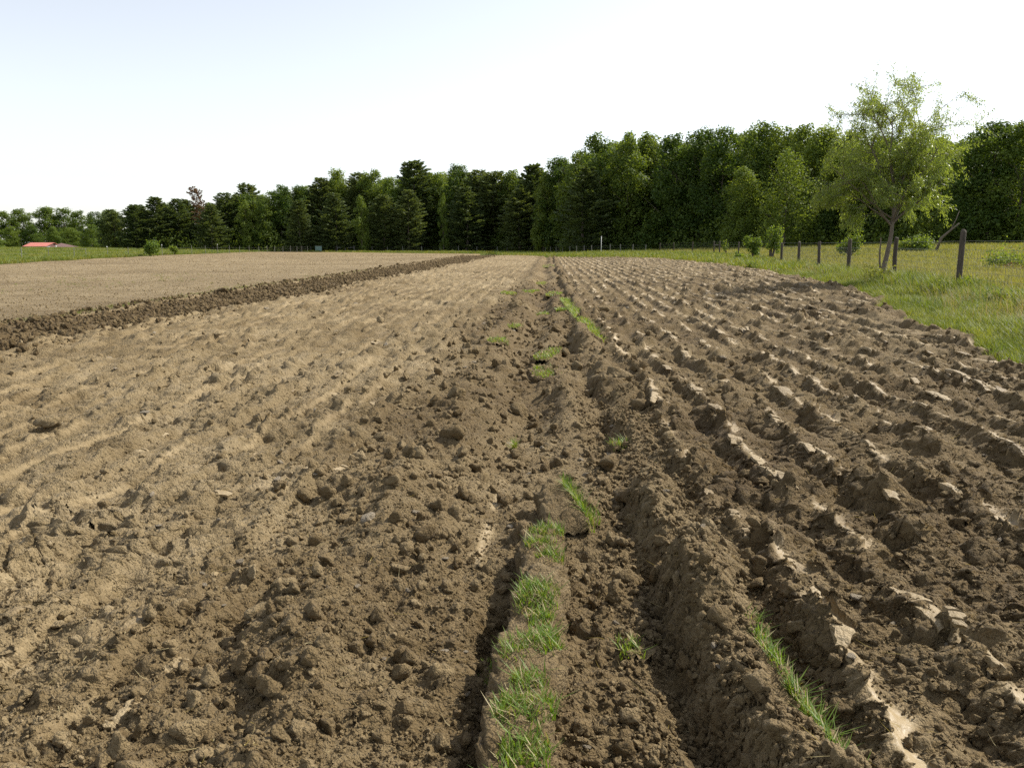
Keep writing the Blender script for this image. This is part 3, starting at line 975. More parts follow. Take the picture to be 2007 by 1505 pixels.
def sod_clump(name, label, x, y, w, l, h, rot=0, turf=None, zoff=0.0, nb=900, tilt=(0, 0), bl=(.04, .10), blw=.0026, category="sod", edge_only=0.0, seed=1, patch=True, clumps=None):
    """a turned strip of turf: block of soil with matted roots and grass on it"""
    root = link(name, None, None, (x, y, float(soil_z(x, y)[0]) + zoff), label=label, category=category, group="turned turf in the dead furrow")
    root.rotation_euler = (tilt[0], tilt[1], rot)
    nl = min(max(8, int(l / .016)), 150)
    s = np.linspace(-.5, .5, nl)
    prof_x = np.array([-.5, -.52, -.49, -.40, -.18, .05, .25, .42, .50, .53, .5])
    prof_z = np.array([-.9, .2, .72, .92, 1.0, .98, 1.0, .93, .70, .2, -.9])
    _k = np.linspace(0, 10, 29); prof_x = np.interp(_k, np.arange(11), prof_x); prof_z = np.interp(_k, np.arange(11), prof_z)
    S, K = np.meshgrid(s, np.arange(len(prof_x)), indexing='ij')
    wob = 1 + .16 * vn(s * l * 4 + seed, 3.3, seed) + .08 * vn(s * l * 13, 1.3, seed + 1)
    hob = 1 + .30 * vn(s * l * 3 + seed, 9.3, seed + 2) + .12 * vn(s * l * 11, 5.3, seed + 3)
    endf = np.sqrt(np.clip(1 - (np.abs(s) * 2) ** 6, 0, 1))
    xx = prof_x[K] * w * wob[:, None] * (.75 + .25 * endf)[:, None] + .03 * vn(S * l * 2.2 + seed, 7.7, seed + 5)
    zz = prof_z[K] * h * hob[:, None] * (.55 + .45 * endf)[:, None]
    zz = np.where(prof_z[K] > 0, zz, prof_z[K] * h)
    aa = K * .022 * max(w / .27, .6); bb = S * l
    rr = .022 * fbm(aa * 22 + seed, bb * 22, seed + 6, 3) + .42 * domes(aa + seed, bb, .075, seed + 60, .6) + .4 * domes(aa + seed, bb, .032, seed + 70, .7) - .012
    V = np.stack([xx + rr * np.sign(prof_x[K]) * (np.abs(prof_x[K]) > .35), S * l + rr * .4, zz + rr], -1).reshape(-1, 3)
    tone = np.full(len(V), .42) + .15 * vn(V[:, 0] * 15, V[:, 1] * 15, seed + 8)
    me = new_mesh("soil_block", V, grid_faces(nl, len(prof_x))[:, ::-1] if False else grid_faces(nl, len(prof_x)), M_soil, True, {"tone": tone, "smooth_face": np.zeros(len(V))})
    link("soil_block", me, root)
    # grass: patches along the top
    r_ = np.random.default_rng(seed + 50)
    tot = None; VV = []; FF = []; VS = []; FS = []
    n = 0
    tries = 0
    while n < nb and tries < nb * 12:
        tries += 1
        sy = r_.uniform(-.49, .49)
        sx = r_.uniform(-.46, .46) if not edge_only else r_.uniform(edge_only, .52)
        if patch and float(vn(sy * l * 4.2 + seed, sx * 2.2, seed + 9) + .4 * vn(sy * l * 11 + seed, sx * 5, seed + 10)) + .52 < r_.random() * .62: continue
        if clumps is not None:
            dn = max(math.exp(-((sy * l - cy_) / ry_) ** 2 * 1.4 - ((sx - cx_) / rx_) ** 2) for cy_, ry_, cx_, rx_ in clumps)
            if dn < .28 + .5 * r_.random(): continue
        i = int((sy + .5) * (nl - 1))
        zt = float(np.interp(sx, prof_x[1:-1], prof_z[1:-1])) * h * hob[i] * (.55 + .45 * endf[i]) - .004
        px = sx * w * wob[i]
        V1, F1 = blades(1, .004, bl[0], bl[0] + (bl[1] - bl[0]) * float(r_.random()) ** 1.6, blw, 1.0, int(r_.integers(1e9)), 4)
        V1 = np.array(V1) + np.array([px, sy * l, zt])
        if r_.random() < .2: k0 = sum(len(q) for q in VS); VS.append(V1); FS.append(np.array(F1) + k0)
        else: k0 = tot or 0; VV.append(V1); FF.append(np.array(F1) + k0); tot = k0 + len(V1)
        n += 1
    link("grass_blades", new_mesh("grass_blades", np.concatenate(VV), np.concatenate(FF), M_sod), root, kind="stuff")
    if VS: link("dry_blades", new_mesh("dry_blades", np.concatenate(VS), np.concatenate(FS), M_straw), root, kind="stuff")
    return root


sod_clump("sod_strip", "long strip of green turf lying in the middle furrow, nearest the camera", -.045, 3.20, .24, 2.3, .12, R(-2.0), nb=5000, bl=(.02, .105), seed=3, patch=False,
          clumps=[(1.10, .16, .05, .5), (.86, .10, -.1, .4), (.72, .10, .2, .35), (.22, .17, -.05, .55), (.02, .10, .1, .3), (-.20, .15, .2, .4), (-.30, .12, -.25, .3), (-.50, .08, .0, .3), (-.70, .14, -.1, .5), (-.66, .1, .3, .25), (-.90, .10, .1, .45), (-1.08, .1, -.1, .4)])
sod_clump("sod_slab", "tilted bare slab of turned turf with grass on its right edge, behind the near strip", .10, 4.72, .24, .55, .19, R(14), nb=420, tilt=(.08, -.16), bl=(.06, .15), edge_only=.36, seed=11, patch=False, zoff=.0)
sod_clump("sod_ridge", "turf ridge at the lower right with a line of grass down its right side", .86, 2.66, .11, 1.4, .05, R(4), nb=1200, tilt=(0, .12), bl=(.04, .12), edge_only=.1, seed=21, patch=False, zoff=.02)
sod_clump("sod_ridge", "long turf ridge with bright grass line beside the right furrows, middle distance", .62, 19.0, .30, 11, .10, R(2.2), nb=5200, bl=(.10, .22), blw=.008, seed=31, patch=False, edge_only=-.2)
TUFTS = [(975, 678, .34, .55, "grass tuft at the left side of the dead furrow, below the middle slab"), (1074, 690, .32, 1.1, "upper grass patch of the pair in the centre of the furrow"),
         (1068, 716, .36, .8, "lower darker grass patch overhanging a hollow in the furrow"), (1036, 567, .55, 1.8, "grass patch right of the small left tuft, far up the furrow"),
         (997, 572, .5, 1.5, "leftmost grass tuft far up the dead furrow"), (1086, 572, .55, 1.8, "grass patch beside the long turf ridge, far up the furrow"),
         (1008, 640, .3, .5, "thin worn grass patch on bare soil, middle of the furrow"), (1066, 600, .36, .7, "small grass tuft right of the upright slab in the furrow"), (1073, 514, 1.3, 8, "green turf left unploughed at the far end of the furrow"),
         (1100, 606, .3, .7, "small grass tuft left of the long turf ridge"), (1058, 545, .8, 2.5, "sparse turf patch far up the dead furrow, above the slabs"), (1235, 1255, .11, .16, "small dark grass tuft right of the near turf strip"),
         (960, 1280, .10, .2, "dry weedy tuft left of the near turf strip"), (1215, 868, .16, .2, "thin grass tuft on the right bank clods"), (1008, 853, .1, .14, "tiny green sprig in the bare furrow floor"), (1160, 1020, .1, .2, "wispy grass right of the tilted slab")]
for q, (u, v, w, l, lab) in enumerate(TUFTS):
    r = ray(u, v + 6); t = -EYE / r[2]
    x, y = r[0] * t, r[1] * t
    sod_clump("grass_tuft", lab, x, y, w, l, .06 if y > 5 else .03, random.uniform(-.2, .2), nb=int(180 + 380 * min(l, 2)) if y > 5 else 110, bl=(.03, .12) if y > 5 else (.03, .09), blw=.0035 if y < 8 else (.006 if y < 20 else .014), seed=100 + q * 3, patch=y > 5)


# ------------------------------------------------------------------ trees
def cards(C, size, aspect, nrm_bias, r_, up=0.0):
    """one small bent leaf-clump face at each centre"""
    n = len(C)
    nrm = nrm_bias + r_.normal(0, .75, (n, 3)); nrm[:, 2] += up
    nrm /= np.linalg.norm(nrm, axis=1)[:, None] + 1e-9
    a = np.cross(nrm, r_.normal(0, 1, (n, 3))); a /= np.linalg.norm(a, axis=1)[:, None] + 1e-9
    b = np.cross(nrm, a)
    sz = size * r_.uniform(.55, 1.35, n)
    a = a * (sz * .5)[:, None]; b = b * (sz * .5 * aspect)[:, None]
    k = nrm * (sz * .16)[:, None]
    V = np.stack([C - a * .9 - b * .35 - k, C + a * .15 - b, C + a + b * .25 - k, C - a * .1 + b], 1).reshape(-1, 3)
    i = np.arange(n)[:, None] * 4
    F = np.concatenate([i + np.array([[0, 1, 3]]), i + np.array([[1, 2, 3]])])
    return V, F


def trunk_mesh(name, H, r0, seed, top=.8, limbs=10, mat=None, spread=.22, start=.22, n=7):
    r_ = np.random.default_rng(seed)
    mb = MB()
    zs = np.linspace(0, H * top, 9)
    wob = np.cumsum(r_.normal(0, .012 * H, (9, 2)), 0) * .4; wob[0] = 0
    pts = np.c_[wob, zs]; pts[0, 2] = -.6
    rad = r0 * (1 - .88 * (zs / (H * top)) ** .85); rad[0] *= 1.35
    mb.tube(pts, rad, n)
    for i in range(limbs):
        f = start + (.92 - start) * (i + r_.random()) / limbs
        k = f * 8; j = min(int(k), 7); p = pts[j] + (pts[j + 1] - pts[j]) * (k - j)
        an = i * 2.4 + r_.uniform(-.5, .5); L = H * spread * r_.uniform(.7, 1.15) * (1.15 - .5 * f)
        t = np.linspace(0, 1, 5)
        q = p + np.c_[np.cos(an) * L * t, np.sin(an) * L * t, L * (.75 * t + .25 * t * t)]
        q[1:] += r_.normal(0, .02 * L, (4, 3))
        mb.tube(q, r0 * .36 * (1 - f * .5) * (1 - .85 * t), 5, False)
    return mb.mesh(name, mat or M_bark, True)


def broad_crown(name, mat, H, rad, lo, nl, per, size, seed, shape=1.0):
    r_ = np.random.default_rng(seed)
    C = []; B = []
    k = 0
    while k < nl:
        f = ((k + r_.random()) / nl) ** .9
        z = lo + (1 - lo) * f
        pr = math.sin(math.pi * min(1, .16 + .80 * f) ** (.82 * shape)) ** .6
        a = r_.uniform(0, 6.283); q = pr * rad * math.sqrt(r_.uniform(.05, 1.0)) * r_.uniform(.6, 1.0)
        lr = rad * r_.uniform(.20, .46) * (1.10 - .45 * f)
        c = np.array([math.cos(a) * q, math.sin(a) * q, z * H - lr * .75])
        n = int(per * (lr / (rad * .3)) ** 2)
        d = r_.normal(0, 1, (n, 3)); d /= np.linalg.norm(d, axis=1)[:, None]
        rr = lr * r_.uniform(.66, 1.06, n)[:, None] * np.array([1, 1, 1.05])
        rr = rr * (1 + .28 * vn(d[:, 0] * 3 + k, d[:, 1] * 3 + d[:, 2] * 2, seed + k)[:, None])
        C.append(c + d * rr); B.append(d)
        k += 1
    V, F = cards(np.concatenate(C), size, .8, np.concatenate(B) * 1.5, r_, .35)
    return new_mesh(name, V, F, mat)


def pine_crown(name, mat, H, rad, lo, seed, size=.56, per=40, gap=.0, top_bare=0.0):
    r_ = np.random.default_rng(seed)
    C = []; D = []
    z = lo * H
    while z < H * .985:
        f = (z / H - lo) / (1 - lo)
        L0 = rad * (1 - f ** 3.0) ** .72 * (.80 + .34 * float(vn(f * 5 + seed, 1.7, seed))) + .3
        nb = r_.integers(4, 7)
        a0 = r_.uniform(0, 6.28)
        for b in range(nb):
            if r_.random() < gap: continue
            a = a0 + b * 6.283 / nb + r_.uniform(-.4, .4); L = L0 * r_.uniform(.6, 1.25)
            n = max(6, int(per * L / rad * 2.2))
            t = r_.uniform(.18, 1.02, n) ** .75
            side = r_.normal(0, .22 * L * .5 + .12, n) * (1.1 - .5 * t)
            ca, sa = math.cos(a), math.sin(a)
            rise = .05 + .35 * f
            px = ca * L * t - sa * side; py = sa * L * t + ca * side
            pz = z + L * (rise * t + .12 * t ** 3) + r_.normal(0, .09, n)
            C.append(np.c_[px, py, pz])
            dd = np.c_[ca + r_.normal(0, .5, n), sa + r_.normal(0, .5, n), .35 + r_.normal(0, .3, n)]
            D.append(dd / np.linalg.norm(dd, axis=1)[:, None])
        z += r_.uniform(.34, .62) * (1.1 - .35 * f)
    C = np.concatenate(C); D = np.concatenate(D); n = len(C)
    sz = size * r_.uniform(.6, 1.3, n)
    w = np.cross(D, r_.normal(0, 1, (n, 3))); w /= np.linalg.norm(w, axis=1)[:, None] + 1e-9
    V = np.stack([C - D * (sz * .4)[:, None], C + w * (sz * .24)[:, None], C + D * (sz * .6)[:, None], C - w * (sz * .24)[:, None]], 1).reshape(-1, 3)
    i = np.arange(n)[:, None] * 4
    F = np.concatenate([i + np.array([[0, 1, 2]]), i + np.array([[0, 2, 3]])])
    return new_mesh(name, V, F, mat)


KINDS = {}
WIDE = {'d': 1.30, 'p': 1.65, 'y': 1.2, 'x': 1.0, 'w': 1.25}
KINDS['d'] = [(trunk_mesh("trunk_d%d" % i, 20, .26, 50 + i), broad_crown("crown_d%d" % i, M_dec, 20, 4.6, (.05, .12, .20, .05, .16, .08)[i], 74, 190, .37, 150 + i * 40, (1.0, .85, 1.15, .95, 1.1, .9)[i])) for i in range(6)]
KINDS['y'] = [(trunk_mesh("trunk_y%d" % i, 20, .2, 70 + i), broad_crown("crown_y%d" % i, M_yel, 20, 4.0, .12, 46, 120, .48, 450 + i * 40)) for i in range(3)]
KINDS['p'] = [(trunk_mesh("trunk_p%d" % i, 20, .26, 80 + i, .95, 0), pine_crown("crown_p%d" % i, M_pine, 20, 4.4, .05, 600 + i * 9)) for i in range(5)]
KINDS['x'] = [(trunk_mesh("trunk_x", 20, .2, 90, .99, 26, None, .10, .35), pine_crown("crown_x", M_dead, 20, 2.3, .35, 660, .5, 13, .25))]
KINDS['w'] = [(trunk_mesh("trunk_w", 20, .22, 95, .8, 16), broad_crown("crown_w", M_yel, 20, 5.2, .10, 120, 60, .36, 700))]
_used = {k: 0 for k in KINDS}


def tree(name, label, x, y, H, kind, wide=1.0, group=None, lean=(0, 0), cat="tree"):
    i = _used[kind] % len(KINDS[kind]); _used[kind] += 1
    tm, cm = KINDS[kind][i]
    root = link(name, None, None, (x, y, float(base(x, y)) - .05), label=label, category=cat)
    if group: root["group"] = group
    link("trunk", tm, root); link("crown", cm, root)
    s = H / 20.0; wide = wide * WIDE[kind]
    root.scale = (s * wide, s * wide, s)
    root.rotation_euler = (lean[0], lean[1], random.uniform(0, 6.28) if lean == (0, 0) else 0)
    return root


NM = {'d': "leafy_tree", 'y': "young_leafy_tree", 'p': "pine_tree", 'x': "dead_pine_tree", 'w': "feathery_tree"}
FRONT = [
    (222, 417, 200, 'p', 1.1, "low dark pine at the left end of the main wood"),
    (262, 404, 197, 'p', 1.1, "dark pine behind the round green bush at the left fence"),
    (304, 389, 200, 'p', 1.15, "tallest dark pine left of the dead rust-brown pine"),
    (345, 392, 203, 'p', 1.0, "dark pine touching the left side of the dead pine"),
    (412, 402, 194, 'p', 1.1, "dark pine at the right foot of the dead pine"),
    (441, 381, 205, 'p', 1.0, "bushy topped pine, second to the right of the dead pine"),
    (483, 364, 210, 'p', .9, "pine with a thin spiky top above its neighbours, left half of the wood"),
    (478, 395, 198, 'y', .9, "yellowish green tree below the thin spiky pine top"),
    (517, 386, 200, 'd', .9, "small leafy tree right of the thin spiky pine"),
    (549, 365, 203, 'd', 1.0, "round topped leafy tree, left of a twin of equal height in the wood's left half"),
    (590, 367, 206, 'd', .95, "smooth domed leafy tree, right one of the equal pair in the wood's left half"),
    (585, 395, 196, 'p', 1.0, "dark pine standing in front of the domed leafy pair, above the green panel gate"),
    (628, 352, 208, 'p', 1.0, "dark pine left of the pale thin-topped tree above the left gate"),
    (660, 335, 210, 'd', .85, "tree with a pale thin top where the wood steps up above the left gate"),
    (655, 380, 196, 'p', 1.0, "shaded pine above the rail brace left of centre"),
    (703, 343, 208, 'p', .85, "narrow pine with a spindly top, left of the centre of the wood"),
    (728, 336, 206, 'd', .9, "pointed leafy tree right of the spindly pine top"),
    (707, 386, 192, 'y', .75, "bright yellow-green young tree in front of dark pines, left of centre"),
    (762, 352, 203, 'y', .8, "yellow-green crown high in the wood left of the tall pine"),
    (750, 385, 195, 'p', 1.0, "dark pine with pale drooping lower boughs, left of centre"),
    (812, 320, 207, 'p', 1.05, "tallest pine in the middle of the wood, with a ragged top"),
    (800, 375, 194, 'p', .95, "dark pine in front of the tallest ragged pine"),
    (852, 342, 208, 'd', .85, "lower leafy crown between the tall ragged pine and the tall leafy tree"),
    (868, 382, 190, 'y', .45, "slim bright green sapling against dark pines near the middle"),
    (897, 325, 205, 'd', .85, "tall leafy tree right of the tallest ragged pine"),
    (912, 368, 192, 'p', 1.0, "pine with pale sunlit bough tips at the middle of the wood"),
    (938, 338, 203, 'p', 1.0, "dark pine right of the tall leafy tree at the middle"),
    (972, 341, 198, 'p', 1.1, "broad dark pine above the right rail brace"),
    (1008, 336, 195, 'd', .9, "leafy tree above the small far gate"),
    (1045, 327, 186, 'p', .95, "pine with a wispy top left of the rising skyline"),
    (1066, 346, 172, 'y', .8, "yellow-green tree at the foot of the rising skyline"),
    (1020, 372, 182, 'p', 1.1, "shaded pine in front, right of the wood's middle"),
    (1098, 311, 172, 'd', .8, "leafy tree on the first step of the rising skyline"),
    (1135, 301, 165, 'd', .85, "leafy tree on the second step of the rising skyline"),
    (1178, 266, 158, 'd', .85, "tall tree at the left shoulder of the wood's high right part"),
    (1150, 330, 152, 'p', 1.0, "dark pine in front of the left shoulder of the high wood"),
    (1235, 264, 154, 'd', .9, "tall leafy tree right above the white marker pole"),
    (1276, 264, 160, 'd', .8, "narrow topped tall tree, second to the right of the white marker pole"),
    (1326, 266, 147, 'd', .95, "broad leafy tree in the high wood, third right of the white pole"),
    (1379, 256, 143, 'd', .85, "tall leafy tree with a dark crown, left of a twin near the fence corner"),
    (1420, 254, 138, 'd', .85, "tall leafy tree with a pale sunlit face above the fence corner"),
    (1487, 243, 133, 'd', .9, "highest tree of the wood, left of the feathery pale tree"),
    (1534, 251, 130, 'd', .85, "leafy tree rising behind the feathery pale tree"),
    (1545, 296, 112, 'w', 1.05, "feathery pale green tree in front of the high wood"),
    (1462, 330, 124, 'd', 1.0, "shaded leafy tree low in front, left of the feathery pale tree"),
    (1585, 247, 124, 'd', .85, "tall leafy tree between the feathery tree and the willow"),
    (1625, 252, 120, 'd', .85, "leafy tree just left of the willow's crown"),
    (1672, 258, 116, 'd', .9, "leafy tree showing through the willow's left side"),
    (1725, 266, 112, 'd', .95, "dark tree behind the left half of the willow"),
    (1785, 272, 108, 'd', .95, "dark tree behind the middle of the willow"),
    (1850, 270, 103, 'd', .95, "dark tree behind the right half of the willow"),
    (1908, 265, 98, 'd', .9, "dark leafy tree just right of the willow's crown"),
    (1958, 240, 94, 'd', .95, "big leafy tree right of the willow, above the nearest fence post"),
    (2015, 237, 92, 'd', 1.0, "big leafy tree cut by the right edge of the photo"),
]
for u, vt, d, k, w, lab in FRONT:
    x, y, zt = spot(u, d, vt)
    tree(NM[k], lab, x, y, (zt - float(base(x, y))) * 1.03, k, w, "trees along the edge of the wood")
# dead pine, leaning to the left
x, y, zt = spot(418, 199, 371)
dp = tree("dead_pine_tree", "dead leaning pine with rust-brown needles in the left part of the wood", x, y, zt * 1.09, 'x', 1.15, None, (0, R(-19)))
# far wood on the left, behind the barn
for q, (u, vt, d, lab) in enumerate(((-70, 412, 390, "far leafy tree beyond the left edge of the photo"), (-30, 411, 380, "far leafy tree just outside the photo's left edge"), (8, 413, 385, "first far leafy tree at the photo's left edge"), (40, 408, 392, "far rounded tree left of the red-roofed barn's ridge"),
                                     (85, 405, 388, "highest far tree, straight above the red-roofed barn"), (122, 407, 392, "far tree above the barn's brown lean-to"), (155, 412, 380, "far tree right of the barn's lean-to"),
                                     (186, 414, 372, "last far leafy tree before the dark pines"), (215, 410, 388, "far tree crown peeping over the lowest dark pine"), (62, 440, 350, "lower far tree standing right behind the barn"), (140, 446, 330, "pale bushy tree right behind the lean-to"), (178, 440, 310, "bright green bushy tree left of the first pines"), (20, 444, 345, "lower far tree left behind the barn"), (104, 443, 345, "lower far tree behind the joint of barn and lean-to"))):
    x, y, zt = spot(u, d, vt)
    tree("leafy_tree", lab, x, y, zt - float(base(x, y)), 'd', 1.35, "far wood behind the barn")
x, y, zt = spot(-8, 250, 448)
tree("round_tree", "pale green rounded tree cut by the photo's left edge", x, y, zt - float(base(x, y)), 'y', 1.5)

# rows filling the wood behind its front
SKY_U = [-150, 0, 205, 300, 440, 480, 550, 620, 660, 730, 812, 900, 1000, 1080, 1135, 1175, 1330, 1420, 1490, 1600, 1750, 1900, 1970, 2100, 2300]
SKY_V = [415, 412, 408, 394, 386, 376, 372, 358, 344, 344, 334, 334, 343, 328, 310, 274, 273, 262, 252, 258, 275, 268, 246, 244, 250]
EDGE_D = np.interp
nfill = 0
ORD = ['first', 'second', 'third', 'fourth', 'fifth', 'sixth', 'seventh', 'eighth', 'ninth', 'tenth', 'eleventh', 'twelfth', 'thirteenth', 'fourteenth', 'fifteenth', 'sixteenth', 'seventeenth', 'eighteenth', 'nineteenth']
ORD += ['twentieth'] + ['twenty-' + q for q in ORD[:9]] + ['thirtieth'] + ['thirty-' + q for q in ORD[:9]] + ['fortieth'] + ['forty-' + q for q in ORD[:9]] + ['fiftieth'] + ['fifty-' + q for q in ORD[:9]]
for row, depth in (('second', 6), ('third', 13), ('fourth', 22)):
    cnt = 0
    u = 215.0
    while u < 2130:
        d0 = float(np.interp(u, [200, 400, 640, 900, 1050, 1150, 1250, 1400, 1550, 1700, 2007], [202, 200, 205, 208, 192, 166, 158, 142, 127, 116, 96]))
        d = d0 + depth * random.uniform(.7, 1.2)
        vt = float(np.interp(u, SKY_U, SKY_V)) + random.uniform(0, 13)
        x, y, zt = spot(u, d, vt)
        k = 'p' if (u < 450 or (620 < u < 1050)) and random.random() < .35 else 'd'
        tree(NM[k], "%s half hidden in the wood, %s from the left in its %s row" % ("pine" if k == 'p' else "leafy tree", ORD[cnt], row), x, y, zt - float(base(x, y)), k, random.uniform(.9, 1.2), "half hidden rows of the wood")
        cnt += 1
        nfill += 1
        u += 6.4 / d * 1600 * random.uniform(.85, 1.2)


def undergrowth():
    """dark brush along the foot of the wood"""
    r_ = np.random.default_rng(77)
    C = []
    for u in np.arange(205, 2120, 3.5):
        d = float(np.interp(u, [200, 400, 640, 900, 1050, 1150, 1250, 1400, 1550, 1700, 2007], [199, 196, 200, 203, 187, 158, 150, 133, 118, 108, 90]))
        x, y, _ = spot(u, d + r_.uniform(-1.5, 4))
        h = r_.uniform(.8, 5.0); n = 40
        C.append(np.c_[x + r_.normal(0, .9, n), y + r_.normal(0, .9, n), base(x, y) + h * r_.random(n) ** 1.2])
    C = np.concatenate(C)
    V, F = cards(C, .42, .8, np.tile([0, -.3, .3], (len(C), 1)), r_, .2)
    link("undergrowth", new_mesh("undergrowth", V, F, M_dec), kind="stuff", label="dark brush along the foot of the wood")


undergrowth()


# ------------------------------------------------------------------ willow by the fence
def willow():
    d = 26.5
    x0, y0, _ = spot(1733, d)
    root = link("willow_tree", None, None, (x0, y0, float(base(x0, y0))), label="slender light green willow leaning over the right fence", category="tree")
    r_ = np.random.default_rng(5)
    mb = MB(); tips = []

    def limb(p, dirv, L, r0, depth, droop):
        n = 7
        pts = [np.array(p, float)]; dv = np.array(dirv, float); dv /= np.linalg.norm(dv)
        for i in range(n - 1):
            dv = dv + r_.normal(0, .10, 3) + np.array([0, 0, .05 if depth < 2 else -droop * .35])
            dv /= np.linalg.norm(dv); pts.append(pts[-1] + dv * L / (n - 1))
        pts = np.array(pts)
        mb.tube(pts, r0 * np.linspace(1, .32, n), 7 if depth == 0 else 5 if depth < 2 else 3, False)
        if depth >= 2:
            tips.append(pts)
        if depth < 3:
            kids = (0, 6, 6)[depth] if depth else 0
            for c in range(kids):
                f = r_.uniform(.3, 1.0); j = min(int(f * (n - 1)), n - 2)
                q = pts[j] + (pts[j + 1] - pts[j]) * (f * (n - 1) - j)
                a = r_.uniform(0, 6.283)
                s = np.cross(dv, [math.cos(a), math.sin(a), .3]); s /= np.linalg.norm(s) + 1e-9
                limb(q, dv * .70 + s * .85, L * r_.uniform(.40, .68), r0 * .42, depth + 1, .09)
        return pts
    root.scale = (.76, .78, .79)
    # leaning trunk
    tr = np.array([(0, 0, -.5), (.0, 0, .25), (.06, .02, .7), (.18, .02, 1.4), (.25, 0, 2.0), (.30, .05, 2.7), (.34, .03, 3.5)])
    mb.tube(tr, [.13, .12, .10, .088, .078, .065, .055], 9)
    mb.tube(np.array([(.0, 0, .3), (-.10, .05, .8), (-.13, .06, 1.3), (-.12, .08, 1.9)]), [.05, .04, .035, .02], 6, False)
    for z, a, el, L, rr in ((2.3, 3.3, .80, 2.5, .045), (2.4, -.3, .8, 2.4, .045), (2.4, .4, .8, 2.3, .04), (2.4, 2.7, .7, 2.2, .045), (2.5, 4.4, .6, 1.9, .04), (2.7, 1.4, .75, 2.2, .04), (2.9, .1, .9, 2.3, .05), (3.0, 3.4, .95, 2.5, .05),
                            (3.2, 5.3, .95, 2.5, .045), (3.4, 2.2, 1.15, 2.9, .05), (3.5, .2, 1.25, 2.6, .05), (3.5, 4.0, 1.3, 3.1, .05), (3.45, 1.0, 1.1, 2.9, .045), (3.5, 5.8, 1.05, 2.8, .045), (2.6, 3.1, .5, 2.8, .04), (2.9, 2.8, .6, 2.6, .04), (2.5, 5.9, .75, 2.4, .04),
                            (3.5, 2.9, 1.42, 3.3, .05), (3.5, .7, 1.40, 3.4, .05)):
        k = np.interp(z, tr[:, 2], np.arange(len(tr))); j = min(int(k), len(tr) - 2)
        p = tr[j] + (tr[j + 1] - tr[j]) * (k - j)
        limb(p, (math.cos(a) * math.cos(el), math.sin(a) * math.cos(el), math.sin(el)), L, rr, 1, .06)
    link("trunk", mb.mesh("willow_trunk", M_bark_l, True), root)
    # narrow hanging leaves along the twigs
    C = []; D = []
    for pts in tips:
        m = 72
        f = r_.random(m) * (len(pts) - 1); j = np.minimum(f.astype(int), len(pts) - 2)
        p = pts[j] + (pts[j + 1] - pts[j]) * (f - j)[:, None] + r_.normal(0, .07, (m, 3))
        dv = (pts[-1] - pts[0]); dv = dv / (np.linalg.norm(dv) + 1e-9)
        dd = dv * .6 + r_.normal(0, .55, (m, 3)) + np.array([0.12, 0, -.75])
        C.append(p); D.append(dd / np.linalg.norm(dd, axis=1)[:, None])
    C = np.concatenate(C); D = np.concatenate(D); n = len(C)
    L = r_.uniform(.08, .15, n)[:, None]
    w = np.cross(D, r_.normal(0, 1, (n, 3))); w /= np.linalg.norm(w, axis=1)[:, None] + 1e-9
    w = w * .0145 * r_.uniform(.7, 1.3, n)[:, None]
    V = np.stack([C, C + D * L * .45 + w, C + D * L, C + D * L * .45 - w], 1).reshape(-1, 3)
    i = np.arange(n)[:, None] * 4
    F = np.concatenate([i + np.array([[0, 1, 2]]), i + np.array([[0, 2, 3]])])
    link("crown", new_mesh("willow_crown", V, F, M_wil), root)
    print("willow leaves", n, "twigs", len(tips))


willow()


# ------------------------------------------------------------------ bushes and saplings
def bush(name, label, u, d, w, h, mat, n=900, size=.16, seed=1, lo=0.0, cat="bush", group=None, stems=6, flat=1.25):
    x, y, _ = spot(u, d)
    root = link(name, None, None, (x, y, float(base(x, y))), label=label, category=cat)
    if group: root["group"] = group
    r_ = np.random.default_rng(seed)
    mb = MB()
    C = []; B = []
    for s in range(stems):
        a = r_.uniform(0, 6.28); q = w * .5 * r_.uniform(.2, .8); hz = h * r_.uniform(.5, .95)
        t = np.linspace(0, 1, 4)
        mb.tube(np.c_[math.cos(a) * q * t ** 1.3, math.sin(a) * q * t ** 1.3, -.1 + (hz + .1) * t], .018 * h * (1.05 - t) + .004, 5, False)
        for g in range(3):
            c = np.array([math.cos(a) * q * r_.uniform(.5, 1.1), math.sin(a) * q * r_.uniform(.5, 1.1), max(lo * h + .1, hz * r_.uniform(.5, 1.0))])
            lr = w * r_.uniform(.12, .24)
            m = n // (stems * 3)
            dv = r_.normal(0, 1, (m, 3)); dv /= np.linalg.norm(dv, axis=1)[:, None]
            C.append(c + dv * lr * r_.uniform(.4, 1.1, m)[:, None] * np.array([1, 1, flat]) * (1 + .5 * vn(dv[:, 0] * 2.5 + s, dv[:, 1] * 2.5 + dv[:, 2] * 2 + g, seed)[:, None])); B.append(dv)
    C = np.concatenate(C); B = np.concatenate(B)
    C[:, 2] = np.maximum(C[:, 2], .03)
    link("stems", mb.mesh("bush_stems", M_bark, True), root)
    V, F = cards(C, size, .65, B * .7, r_, .2)
    link("leaves", new_mesh("bush_leaves", V, F, mat), root)
    return root


